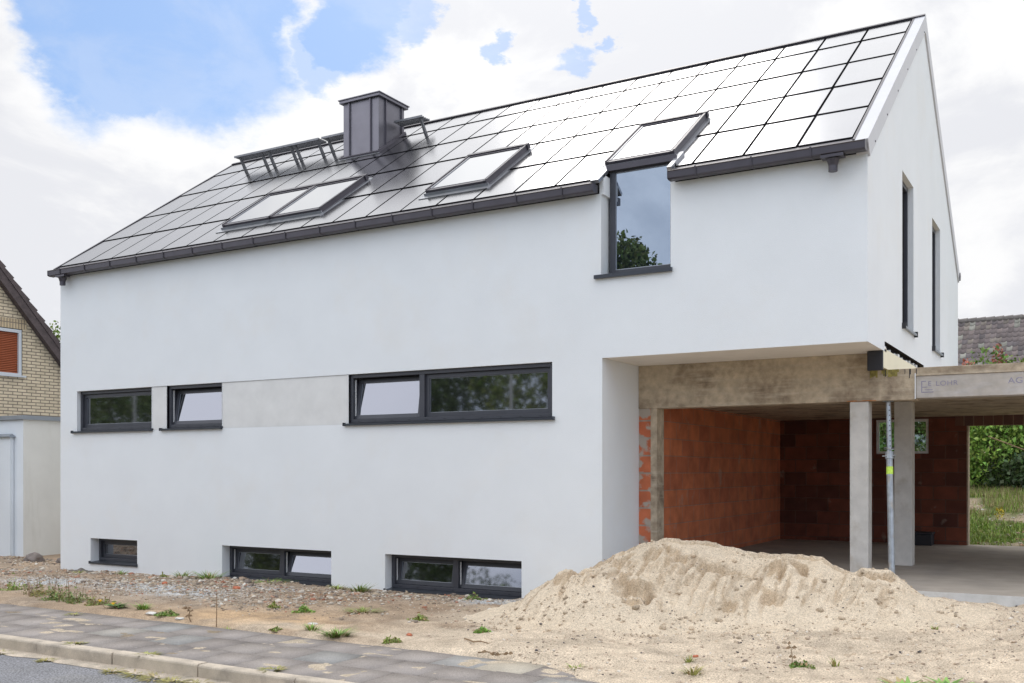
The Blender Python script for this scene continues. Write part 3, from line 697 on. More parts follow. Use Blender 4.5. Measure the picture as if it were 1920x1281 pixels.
# bay (wall to roof) window
yb_ = YF + .20; x0, x1 = -5.60, -4.66; zt = 5.86
m = MB(); ring(m, x0, x1, 4.40, zt, .075, yb_, yb_ + .12)
bay = m.build('window', M['frame'], house, bevel=.004); bay['label'] = 'tall window running up into the roof'
m = MB(); m.box(x0 + .07, x1 - .03, yb_ + .03, yb_ + .045, 4.47, zt - .07); m.build('pane', M['glass_bay'], bay)
m = MB(); ring(m, x0 + .076, x1 - .076, 4.476, zt - .076, .010, yb_ + .02, yb_ + .029); m.build('gasket', M['flash'], bay)
m = MB(); m.prism([(YF - .05, 4.335), (YF - .05, 4.385), (yb_ + .01, 4.405), (yb_ + .01, 4.36), (YF - .04, 4.335)], 'x', x0 - .12, x1 + .03); m.build('sill', M['frame_sill'], bay)
m = MB(); m.box(-5.66, -5.60, YF + .003, YF + .40, WT - .01, 5.72); m.build('cheek', M['render'], bay)
m = MB(); m.box(-4.66, -4.60, YF + .003, YF + .40, WT - .01, 5.72); m.build('cheek', M['render'], bay)
for q in ((-5.72, -5.60, -.10, .50), (-4.665, -4.60, -.05, .50)):
    m = MB(); m.T = RT; m.box(*q, .004, .05); m.build('cheek_flashing', M['flash'], bay)
m = MB(); m.box(x0 - .02, x1 + .02, YF + .14, YF + .30, 5.80, 5.875); m.build('head_trim', M['gutter'], bay)

# gable windows
for g_ in (G1, G2):
    a_, b_, c_, d_ = g_; q = XR - .075
    m = MB()
    for (u0, u1, v0, v1) in ((a_ + .003, a_ + .07, c_ + .02, d_ - .003), (b_ - .07, b_ - .003, c_ + .02, d_ - .003), (a_ + .07, b_ - .07, c_ + .02, c_ + .09), (a_ + .07, b_ - .07, d_ - .073, d_ - .003)):
        m.box(q - .1, q, u0, u1, v0, v1)
    w = m.build('window', M['frame'], house, bevel=.003)
    m = MB(); m.box(q - .06, q - .045, a_ + .065, b_ - .065, c_ + .085, d_ - .07); m.build('dark_pane', M['pvdark'], w)  # dark reflection in the glass painted as a matt near-black pane
    m = MB(); m.prism([(XR + .045, c_ - .012), (XR + .045, c_ + .015), (q, c_ + .03), (q, c_ + .002), (XR + .035, c_ - .012)], 'y', a_ + .0, b_ + .04)
    m.build('sill', M['zinc'], w)
    m = MB(); m.box(XR - .0, XR + .052, b_ + .04, b_ + .075, c_ - .03, c_ + .05); m.box(XR - .0, XR + .052, a_ - .03, a_ + .0, c_ - .03, c_ + .05); m.build('sill_end', M['black'], w)

# --- roof
def rect_sub(R, H):
    out = [R]
    for h in H:
        nw = []
        for (a, b, c, d) in out:
            if h[0] >= b or h[1] <= a or h[2] >= d or h[3] <= c: nw.append((a, b, c, d)); continue
            if a < h[0]: nw.append((a, h[0], c, d))
            if b > h[1]: nw.append((h[1], b, c, d))
            a2, b2 = max(a, h[0]), min(b, h[1])
            if c < h[2]: nw.append((a2, b2, c, h[2]))
            if d > h[3]: nw.append((a2, b2, h[3], d))
        out = nw
    return out
m = MB()
CUT = (-5.66, -4.60, -1, .50)
for q in rect_sub((-17.02, -2.26, -.02, SL - .01), [CUT]):
    m.T = RT; m.box(q[0], q[1], q[2], q[3], -.2, -.030)
m.T = lambda p: (p[0], 33 - RT(p)[1], RT(p)[2])
m.box(-17.02, -2.26, -.02, SL - .01, -.2, -.005)
roof = m.build('roof', M['pvdark'], house)
SKY = {'A1': (-13.13, -12.02, .64, 2.09), 'A2': (-11.99, -10.90, .64, 2.09), 'B': (-8.77, -7.68, .60, 2.11), 'C': (-5.72, -4.72, .47, 2.02)}
HOLES = [CUT, (-13.20, -10.85, .52, 2.18), (-8.84, -7.62, .50, 2.20), (-5.78, -4.68, .42, 2.12), (-12.78, -11.78, 3.93, 4.98)]
rows = [.05, 1.225, 2.40, 3.575, 4.75, 5.50]; gap = .016
cells = []
colsx = [-2.395 - .655 * k for k in range(22)] + [-16.98]
for k in range(22):
    for r in range(5):
        q = (colsx[k + 1] + gap * 1.2, colsx[k] - gap * 1.2, rows[r] + gap * 1.6, rows[r + 1] - gap * 1.6)
        parts = [t for t in rect_sub(q, HOLES) if t[1] - t[0] > .03 and t[3] - t[2] > .03]
        if parts: cells.append((sum((t[1] - t[0]) * (t[3] - t[2]) for t in parts) / (20 + 15 * k / 22) ** 2, parts, r))
NR = Vector((0, -sp_, cp))
def edge_dark(o):   # glass on top, black aluminium edge round the sides
    o.data.materials.append(M['pvdark'])
    for p in o.data.polygons:
        if p.normal.dot(NR) < .7: p.material_index = 1
    return o
cells.sort(key=lambda c: -c[0])
rest = MB(); rest.T = RT
def shingle(r, dh=0):   # each course laps over the one below, so its lower edge stands proud
    return lambda p: RT((p[0], p[1], p[2] + (dh + .011 * (1 - (p[1] - rows[r]) / 1.175) if p[2] > -.02 else 0)))
for k, (ar, parts, r) in enumerate(cells):
    if k < 100:
        h = random.uniform(-.0012, .0012); m = MB(); m.T = shingle(r, h)
        for t in parts: m.box(t[0], t[1], t[2], t[3], -.029, .0)
        edge_dark(m.build('solar_panel', M['pv'], roof))
    else:
        rest.T = shingle(r)
        for t in parts: rest.box(t[0], t[1], t[2], t[3], -.029, .0)
if rest.v: tag(edge_dark(rest.build('solar_panel', M['pv'], roof)), kind='stuff')
# ridge, verge, eaves trims
m = MB(); m.T = RT; m.box(-17.05, -2.22, SL - .07, SL + .0, -.01, .03); m.T = lambda p: (p[0], 33 - RT(p)[1], RT(p)[2]); m.box(-17.05, -2.22, SL - .10, SL + .0, -.004, .028)
m.build('ridge_cap', M['gutter'], roof)
for q in ((-2.393, -2.365, -.03, SL - .07, -.03, .014), (-17.05, -17.0, -.05, SL - .07, -.21, .016)):
    m = MB(); m.T = RT; m.box(*q); m.build('verge_profile', M['gutter'], roof)
m = MB(); m.T = RT; m.box(-2.365, -2.215, -.06, SL + .02, -.205, .008)
m.T = lambda p: (p[0], 33 - RT(p)[1], RT(p)[2]); m.box(-2.365, -2.216, -.06, SL + .0, -.205, .006)
m.build('verge_board', M['trim'], roof)
m = MB()
for k in range(6): 
    p_ = RT((-2.2135, .35 + k * .98, -.17)); m.tube((p_[0] - .004, p_[1], p_[2]), (p_[0] + .004, p_[1], p_[2]), .012, n=8)
m.build('screw', M['black'], roof)
m = MB(); m.T = RT
for q in ((-17.0, -5.70), (-4.60, -2.40)): m.box(q[0], q[1], -.04, .045, -.045, -.004)
m.build('eaves_strip', M['gutter'], roof)
m = MB(); m.T = lambda p: (p[0], 33 - RT(p)[1], RT(p)[2]); m.box(-17.02, -2.20, -.10, .0, -.12, -.0); m.build('rear_gutter', M['gutter'], house)
# gutters
def gutter(x0, x1, outlets, label):
    zc = 5.49; prof = [(11.94, 5.565), (11.94, 5.45), (11.915, 5.425), (11.82, 5.425), (11.79, 5.445), (11.785, 5.545), (11.775, 5.56), (11.79, 5.57), (11.80, 5.56), (11.803, 5.455), (11.825, 5.44), (11.91, 5.44), (11.925, 5.455), (11.925, 5.565)]
    prof = [(p[0], 5.56 + (p[1] - 5.56) * .76) for p in prof]
    m = MB(); n_ = len(prof)
    # open channel: extrude profile, caps as solid plates
    b = len(m.v); m.v += [(x0, *p) for p in prof] + [(x1, *p) for p in prof]
    m.f += [(b + i, b + (i + 1) % n_, b + n_ + (i + 1) % n_, b + n_ + i) for i in range(n_)]
    for xa in (x0 - .008, x1): m.prism([(11.942, 5.566), (11.942, 5.472), (11.915, 5.455), (11.82, 5.455), (11.782, 5.468), (11.78, 5.566)], 'x', xa, xa + .008)
    gobj = m.build('gutter', M['gutter'], house); gobj['label'] = label
    k = x0 + .35
    while k < x1 - .1:
        m = MB(); m.prism([(11.768, 5.570), (11.779, 5.466), (11.818, 5.452), (11.92, 5.452), (11.92, 5.457), (11.82, 5.457), (11.784, 5.471), (11.775, 5.570)], 'x', k, k + .022)
        k += .705
        m.build('gutter_bracket', M['gutter'], gobj)
    for xo in outlets:
        m = MB(); m.box(xo - .13, xo + .13, 11.80, 11.93, 5.425, 5.46); m.tube((xo, 11.865, 5.41), (xo, 11.865, 5.33), .075, .05, 14); m.tube((xo, 11.865, 5.335), (xo, 11.865, 5.27), .052, .052, 14)
        m.build('outlet', M['gutter'], gobj)
gutter(-17.05, -5.665, [-16.72], 'long gutter left of the tall window')
gutter(-4.61, -2.235, [-2.60], 'short gutter right of the tall window')
# skylights
def skylight(q, label, hood=True):
    x0, x1, s0, s1 = q
    m = MB(); m.T = RT
    m.box(x0, x0 + .055, s0, s1, 0, .09); m.box(x1 - .055, x1, s0, s1, 0, .09)
    m.box(x0 + .055, x1 - .055, s0, s0 + .07, 0, .085); m.box(x0 + .055, x1 - .055, s1 - .08, s1, 0, .09)
    sk = m.build('skylight', M['gutter'], house, bevel=.006); sk['label'] = label
    m = MB(); m.T = RT; m.box(x0 + .05, x1 - .05, s0 + .065, s1 - .075, .070, .0815); m.build('pane', M['skyglass'], sk)
    m = MB(); m.T = RT; m.box(x0 + .057, x0 + .068, s0 + .073, s1 - .085, .082, .092); m.box(x1 - .068, x1 - .057, s0 + .073, s1 - .085, .082, .092); m.box(x0 + .069, x1 - .069, s0 + .073, s0 + .085, .082, .090)
    m.build('pane_trim', M['flash'], sk)
    m = MB(); m.T = RT; m.box(x0 - .02, x1 + .02, s1 - .03, s1 + .05, .02, .108); m.box(x0 - .008, x0 + .022, s0 + .02, s1 - .031, .091, .101); m.box(x1 - .022, x1 + .008, s0 + .02, s1 - .031, .091, .101); m.build('hood', M['gutter'], sk)
    m = MB(); m.T = RT
    m.box(x0 - .07, x0 - .001, s0 - .02, s1 + .08, -.03, .020); m.box(x1 + .001, x1 + .07, s0 - .02, s1 + .08, -.03, .012)
    m.box(x0 - .07, x1 + .07, s0 - .14, s0 - .021, -.03, .018); m.box(x0 - .03, x1 + .03, s0 - .02, s0 - .001, -.03, .05)
    m.box(x0 - .05, x1 + .05, s1 + .078, s1 + .12, -.03, .012)
    m.build('flashing', M['flash'], sk)
    return sk
skylight(SKY['A1'], 'left skylight of the pair'); skylight(SKY['A2'], 'right skylight of the pair')
skylight(SKY['B'], 'single skylight in the middle of the roof'); skylight(SKY['C'], 'skylight above the tall window')

# chimney
cx0, cx1, cy0, cy1, cz = -12.715, -11.845, 15.2, 16.02, 8.985
m = MB()
m.v = [(cx0, cy0, rz_at(cy0) - .02), (cx1, cy0, rz_at(cy0) - .02), (cx1, cy1, rz_at(cy1) - .02), (cx0, cy1, rz_at(cy1) - .02), (cx0, cy0, cz), (cx1, cy0, cz), (cx1, cy1, cz), (cx0, cy1, cz)]
m.f = [(0, 3, 2, 1), (4, 5, 6, 7), (0, 1, 5, 4), (1, 2, 6, 5), (2, 3, 7, 6), (3, 0, 4, 7)]
ch = m.build('chimney', M['chim'], house, bevel=.004)
m = MB()
for xr_ in (cx0 + .15, cx0 + .67): m.box(xr_, xr_ + .022, cy0 - .032, cy0 + .003, rz_at(cy0) + .03, cz)
for yr_ in (cy0 + .19, cy0 + .70): m.box(cx1 - .003, cx1 + .032, yr_, yr_ + .022, rz_at(yr_) + .05, cz)
m.build('standing_seam', M['chimseam'], ch)
m = MB(); m.box(cx0 - .06, cx1 + .06, cy0 - .06, cy1 + .06, cz + .002, cz + .055); m.box(cx0 - .08, cx1 + .08, cy0 - .08, cy1 + .08, cz + .055, cz + .075); m.build('cap', M['chim'], ch, bevel=.004)
m = MB(); m.T = RT
s0 = (cy0 - y0r) / cp; s1 = (cy1 - y0r) / cp
m.box(cx0 - .055, cx1 + .055, s0 - .06, s0 - .002, -.03, .04); m.box(cx1 + .002, cx1 + .055, s0 - .001, s1, -.03, .05); m.box(cx0 - .055, cx0 - .002, s0 - .001, s1, -.03, .05)
m.build('collar', M['chimseam'], ch)
m = MB(); m.T = RT; m.box(cx0 - .06, cx1 + .06, s0 - .13, s0 - .061, -.03, .014); m.build('flashing', M['flash'], ch)

# roof walkway by the ridge
def walkway(x0, x1, br, lab):
    m = MB()
    yy0, yy1, zz = 15.58, 15.84, 8.60
    m.box(x0, x1, yy0, yy0 + .015, zz - .025, zz + .015); m.box(x0, x1, yy1 - .015, yy1, zz - .025, zz + .015)
    k = x0
    while k < x1: m.box(k, k + .012, yy0 + .015, yy1 - .015, zz - .018, zz + .008); k += .045
    for yq in (15.64, 15.71, 15.77): m.box(x0, x1, yq, yq + .008, zz - .016, zz + .006)
    w = m.build('walkway', M['galv2'], house); w['label'] = lab
    for b_ in br:
        m = MB(); ly = 15.64; 
        m.prism([(ly - .03, zz - .02), (ly + .02, zz - .02), (ly + .19, rz_at(ly + .19) - .01), (ly + .14, rz_at(ly + .14) - .01)], 'x', b_ - .022, b_ + .022)
        m.build('bracket', M['galv2'], w)
M['galv2'] = mat('walkway_steel', (.20, .20, .21), .5, metal=.6, var=.2, vscale=10)
walkway(-16.09, -13.70, [-15.96, -15.33, -15.13, -14.50, -14.37, -13.76], 'left walkway grating by the ridge')
walkway(-13.62, -12.80, [-13.49], 'short walkway grating left of the chimney')
walkway(-11.77, -11.10, [-11.17], 'walkway grating right of the chimney')

# ================================================================== CARPORT / OPEN GARAGE
cpt = empty('carport', (-2, 16, .43), 'unfinished garage and carport of raw concrete beams with orange clay block walls', 'carport')
ZS = .43
m = MB(); m.box(-5.62, 3.4, 12.02, 19.95, .05, ZS); m.build('floor_slab', M['slab'], cpt, bevel=.01)
m = MB(); m.box(-5.618, 3.402, 12.005, 12.019, .05, ZS - .004); m.build('slab_edge', M['slab_edge'], cpt)
m = MB(); m.box(-5.62, -2.02, 13.225, 13.50, 2.673, 3.284); m.box(-2.02, -2.443, 13.225, 13.50, 2.673, 3.06) if False else None
bm1 = m.v and None
m = MB(); m.box(-5.618, -2.443, 13.225, 13.50, 2.673, 3.283); m.box(-2.443, -1.895, 13.225, 13.50, 2.673, 3.062)
beam = m.build('beam', M['concrete'], cpt, bevel=.004); beam['label'] = 'brown stained in-situ concrete beam'
m = MB(); m.box(-1.892, 3.4, 13.235, 13.50, 2.69, 2.965); pre = m.build('beam', M['conc_pre'], cpt, bevel=.006); pre['label'] = 'grey precast beam with faded stamp'
m = MB(); m.box(-1.895, 3.4, 13.222, 13.50, 2.966, 3.070); m.build('beam_top_strip', M['concrete'], cpt, bevel=.004)
m = MB(); m.box(-1.905, -1.893, 13.219, 13.226, 2.68, 3.0); m.build('mortar_seam', M['whitepl'], cpt)
m = MB(); m.box(-5.34, 3.4, 13.502, 19.95, 2.775, 3.05); ceil = m.build('ceiling_slab', M['concrete'], cpt)
# lettering
def text(body, size, x, z, parent, y=13.2335, sx=1.0):
    cu = bpy.data.curves.new('lettering', 'FONT'); cu.body = body; cu.size = size; cu.extrude = .0006; cu.space_character = 1.05
    t = bpy.data.objects.new('lettering', cu); C.objects.link(t)
    dg = bpy.context.evaluated_depsgraph_get(); me = bpy.data.meshes.new_from_object(t.evaluated_get(dg))
    bpy.data.objects.remove(t)
    for v in me.vertices: v.co = Vector((v.co.x * sx + x, y - v.co.z, v.co.y + z))
    me.materials.clear()
    return link_mesh('lettering', me, M['ink'], parent)
text('LOHR', .085, -1.665, 2.835, pre, sx=1.1)
text('E', .085, -1.755, 2.835, pre)
text('BETON  AG', .033, -1.60, 2.765, pre) if False else None
m = MB()
m.box(-1.83, -1.82, 13.2325, 13.2348, 2.755, 2.90); m.box(-1.82, -1.775, 13.2325, 13.2348, 2.89, 2.90); m.box(-1.82, -1.69, 13.2325, 13.2348, 2.755, 2.765); m.box(-1.79, -1.70, 13.2325, 13.2348, 2.785, 2.793); m.box(-1.82, -1.76, 13.2325, 13.2348, 2.82, 2.828)
m.build('emblem', M['ink'], pre)
text('AG', .10, -.865, 2.83, pre, sx=1.15)
# drips of rust and algae on the beam
m = MB()
for k in range(8):
    xx = -2.42 + random.random() * .55; ln = random.uniform(.03, .13); m.box(xx, xx + random.uniform(.004, .012), 13.2215, 13.2245, 3.055 - ln, 3.058)
m.build('black_drips', M['black'], beam)
M['algae'] = mat('algae_stain', (.25, .21, .06), .9, var=.4, vscale=25)
m = MB()
for k in range(14):
    xx = -2.44 + random.random() ** 1.5 * .34; m.box(xx, xx + random.uniform(.02, .05), 13.2222 - k * .00003, 13.2246, 3.06 - random.uniform(.03, .10), 3.0612)
m.build('algae_stain', M['algae'], beam)
m = MB()
xk = -2.72
while xk < -2.40: w_ = random.uniform(.02, .07); m.box(xk, xk + w_, 13.221, 13.2245, 2.672, 2.672 + random.uniform(.004, .018)); xk += w_
m.build('rust_line', M['rust'], beam)
# columns
def column(x0, x1, y0, y1, z1, lab):
    m = MB(); m.box(x0, x1, y0, y1, ZS - .02, z1); c_ = m.build('column', M['conc_l'], cpt, bevel=.008); c_['label'] = lab
column(-2.69, -2.46, 13.235, 13.47, 2.672, 'front concrete column')
column(-2.45, -2.21, 15.08, 15.34, 2.774, 'inner concrete column'); column(2.7, 2.95, 13.235, 13.47, 2.672, 'far right concrete column')
# jamb and walls
m = MB(); m.box(-5.618, -5.435, 13.24, 13.498, ZS, 2.672); m.build('jamb', M['blockj'], cpt)
m = MB(); m.box(-5.434, -5.34, 13.232, 13.498, ZS, 2.671); m.build('jamb_strip', M['concrete'], cpt)
m = MB(); m.box(-5.5, -5.34, 13.50, 19.7, ZS, 2.774); m.build('side_wall', M['block'], cpt)
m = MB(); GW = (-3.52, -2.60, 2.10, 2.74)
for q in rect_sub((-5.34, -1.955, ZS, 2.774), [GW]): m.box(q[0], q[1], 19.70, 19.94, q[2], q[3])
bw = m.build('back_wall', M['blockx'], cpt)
m = MB(); m.box(-1.955, -1.93, 19.705, 19.94, ZS, 2.60); m.build('mortar_edge', M['concrete'], cpt)
m = MB(); m.box(-2.15, 3.4, 19.69, 19.93, 2.60, 2.7735); m.build('lintel', brickmat('lintel_block', (.16, .075, .05), (.12, .06, .05), (.25, .18, .13), .16, .4, .008, (0, 2)), cpt)
m = MB(); m.T = None
ring(m, GW[0], GW[1], GW[2], GW[3], .045, 19.72, 19.80)
gw = m.build('window', M['whitepl'], cpt); 
m = MB(); m.box(GW[0] + .04, GW[1] - .04, 19.75, 19.756, GW[2] + .04, GW[3] - .04); m.build('pane', M['clear'], gw)

# steel prop
pr = empty('steel_prop', (-2.145, 13.0, ZS), 'galvanised adjustable steel prop with holes standing beside the front concrete column', 'prop')
P0 = Vector((-2.145, 13.05, ZS)); P1 = Vector((-2.235, 13.33, 2.668))
d_ = P1 - P0
m = MB(); m.tube(P0 + d_ * .004, P0 + d_ * .70, .040, n=18); m.build('outer_tube', M['galv'], pr, smooth=False)
m = MB(); m.tube(P0 + d_ * .70, P1 - d_ * .004, .031, n=16); m.build('inner_tube', M['galv'], pr)
m = MB(); side = Vector((.5042, -.8636, 0))
for k in range(9):
    c_ = P0 + d_ * (.745 + k * .029); m.tube(c_ - Vector((-.5042, .8636, 0)) * .0295, c_ - Vector((-.5042, .8636, 0)) * .0325, .0075, n=10)
m.build('pin_hole', M['black'], pr)
m = MB(); m.tube(P0 + d_ * .672, P0 + d_ * .712, .052, n=18); m.tube(P0 + d_ * .69 + Vector((-.08, -.03, -.005)), P0 + d_ * .69 + Vector((.08, -.03, .005)), .008, n=8); m.build('collar_nut', M['galv'], pr)
m = MB(); 
cpts = [P0 + d_ * .73 + Vector((math.cos(t) * .06, math.sin(t) * .06 - .0, .012 * math.sin(t * 2))) for t in np.linspace(0, 2 * PI, 13)]
m.chain(cpts, [.006] * 13, 6); m.build('pin_ring', M['galv'], pr)
m = MB(); m.tube(P0 + d_ * .585, P0 + d_ * .628, .0412, n=18, caps=False); m.build('spray_mark', M['neon'], pr)
m = MB(); m.box(-2.205, -2.085, 12.99, 13.11, ZS + .001, ZS + .009); m.box(-2.295, -2.175, 13.27, 13.39, 2.664, 2.6725); m.build('end_plate', M['galv'], pr)
# dark crate by the back wall
cr = empty('storage_crate', (-2.62, 19.45, ZS), 'dark plastic crate on the floor against the clay block wall', 'crate')
m = MB(); m.box(-2.86, -2.49, 19.25, 19.6, ZS + .001, ZS + .20); m.build('body', M['black'], cr, bevel=.01)
m = MB(); m.box(-2.875, -2.475, 19.235, 19.615, ZS + .201, ZS + .235); m.build('lid', M['black'], cr, bevel=.008)

# ================================================================== VEGETATION HELPERS
def leafcloud(name, pts, sizes, cols, mat_, parent=None, aspect=.55, up=.25):
    """one bent leaf (two quads) per point"""
    n = len(pts); pts = np.asarray(pts); d = RNG.normal(size=(n, 3)); d[:, 2] = d[:, 2] * .6 + up; d /= np.linalg.norm(d, axis=1)[:, None]
    a = np.cross(d, RNG.normal(size=(n, 3))); a /= np.linalg.norm(a, axis=1)[:, None]; b = np.cross(d, a)
    s = np.asarray(sizes)[:, None]
    v = np.stack([pts - a * s * .5, pts + b * s * aspect * .5 - d * s * .08, pts + a * s * .5, pts - b * s * aspect * .5 - d * s * .08], 1)
    f = np.arange(n * 4).reshape(n, 4)
    return fast_mesh(name, v.reshape(-1, 3), f, np.repeat(np.asarray(cols), 4, 0), mat_, parent)
def clump_pts(n, centers, radii, shell=.55):
    k = RNG.choice(len(centers), n, p=np.array([r[0] * r[1] * r[2] for r in radii]) / sum(r[0] * r[1] * r[2] for r in radii))
    d = RNG.normal(size=(n, 3)); d /= np.linalg.norm(d, axis=1)[:, None]
    rad = (shell + (1.05 - shell) * RNG.uniform(0, 1, n) ** .6)
    bump = 1 + .28 * np.sin(d[:, 0] * 7 + k) * np.sin(d[:, 1] * 6 + k * 2) * np.cos(d[:, 2] * 5)
    return np.asarray(centers)[k] + d * np.asarray(radii)[k] * (rad * bump)[:, None], k
def leafcols(n, base, var=.35, k=None, hue=.15):
    c = np.array(base)[None] * RNG.uniform(1 - var, 1 + var, (n, 1)) * RNG.uniform(1 - hue, 1 + hue, (n, 3))
    if k is not None:
        kk = RNG.uniform(.65, 1.35, 200)[np.asarray(k) % 200]; c = c * kk[:, None]
    return np.clip(c, .005, 1)
def tree(name, x, y, z0, h, w, base, n, leaf, label, cat='tree', group=None, trunk_h=None, ncl=14, trunk_r=.16):
    t = empty(name, (x, y, z0), label, cat, group)
    th = trunk_h if trunk_h is not None else h * .35
    cs = []; rs = []
    for i in range(ncl):
        a = random.uniform(0, 2 * PI); f = random.random(); zz = z0 + th + (h - th) * (.12 + .78 * f)
        env = w * .5 * math.sin(PI * min(1, .18 + .78 * f)) ** .7; r = env * random.uniform(.25, .8)
        cs.append((x + r * math.cos(a), y + r * math.sin(a), zz)); q = w * random.uniform(.15, .27); rs.append((q, q, q * random.uniform(.6, .95)))
    m = MB(); m.chain([Vector((x, y, z0 - .1)), Vector((x + .08, y, z0 + th * .6)), Vector((x, y + .05, z0 + th + (h - th) * .35)), Vector((x - .05, y, z0 + h * .85))], [trunk_r, trunk_r * .75, trunk_r * .5, trunk_r * .15], 9)
    for c_ in cs[:10]:
        s_ = Vector((x, y, z0 + th * random.uniform(.7, 1.2))); e_ = Vector(c_); mid = s_.lerp(e_, .5) + Vector((0, 0, .15))
        m.chain([s_, mid, e_], [trunk_r * .35, trunk_r * .22, trunk_r * .06], 6)
    m.build('trunk', M['bark'], t)
    pts, k = clump_pts(n, cs, rs, .35)
    leafcloud('crown', pts, RNG.uniform(.6, 1.3, n) * leaf, leafcols(n, base, .35, k), M['leaf'], t)
    return t
def shrub(name, x, y, z0, rx_, ry_, h, base, n, leaf, label, cat='shrub', group=None, ncl=9, zlo=.25):
    t = empty(name, (x, y, z0), label, cat, group)
    cs = []; rs = []
    for i in range(ncl):
        a = random.uniform(0, 2 * PI); r = random.random() ** .5 * .7
        cs.append((x + rx_ * r * math.cos(a), y + ry_ * r * math.sin(a), z0 + h * random.uniform(zlo, .78))); q = random.uniform(.3, .5)
        rs.append((rx_ * q, ry_ * q, h * q * .62))
    m = MB()
    for c_ in cs: m.chain([Vector((x + (c_[0] - x) * .2, y + (c_[1] - y) * .2, z0 - .05)), Vector(c_)], [.03, .008], 5)
    m.build('stem', M['bark'], t)
    pts, k = clump_pts(n, cs, rs, .45)
    pts[:, 2] = np.maximum(pts[:, 2], z0 + .02)
    leafcloud('foliage', pts, RNG.uniform(.6, 1.3, n) * leaf, leafcols(n, base, .35, k), M['leaf'], t)
    return t
def tuft(name, x, y, zf, r, h, n, base, label, cat='grass tuft', group=None, wid=.006, dry=.22):
    """one plant of bent blades"""
    z0 = float(zf(np.array([x]), np.array([y]))[0])
    base = tuple(v * 1.35 for v in base); V = []; F = []; Cc = []
    for i in range(n):
        a = random.uniform(0, 2 * PI); rr = r * random.random() ** .6; bx, by = x + rr * .55 * math.cos(a), y + rr * .55 * math.sin(a)
        hh = h * random.uniform(.45, 1.1); lean = rr * .9 + random.uniform(.0, .4) * hh; la = a + random.uniform(-.7, .7); w = wid * random.uniform(.7, 1.4)
        c = np.array(base) * random.uniform(.65, 1.4)
        if random.random() < dry: c = np.array((.38, .29, .14)) * random.uniform(.7, 1.2)
        px, py = -math.sin(la) * w, math.cos(la) * w; b = len(V)
        for t_, ww in ((0, 1), (.5, .9), (1, .15)):
            ox, oy, oz = bx + math.cos(la) * lean * t_ ** 1.6, by + math.sin(la) * lean * t_ ** 1.6, z0 - .01 + hh * (t_ - .25 * t_ * t_)
            V += [(ox - px * ww, oy - py * ww, oz), (ox + px * ww, oy + py * ww, oz)]
        F += [(b, b + 1, b + 3, b + 2), (b + 2, b + 3, b + 5, b + 4)]; Cc += [c] * 6
    o = fast_mesh(name, V, F, Cc, M['leaf']); o.location = (0, 0, 0)
    tag(o, label, cat, group); return o

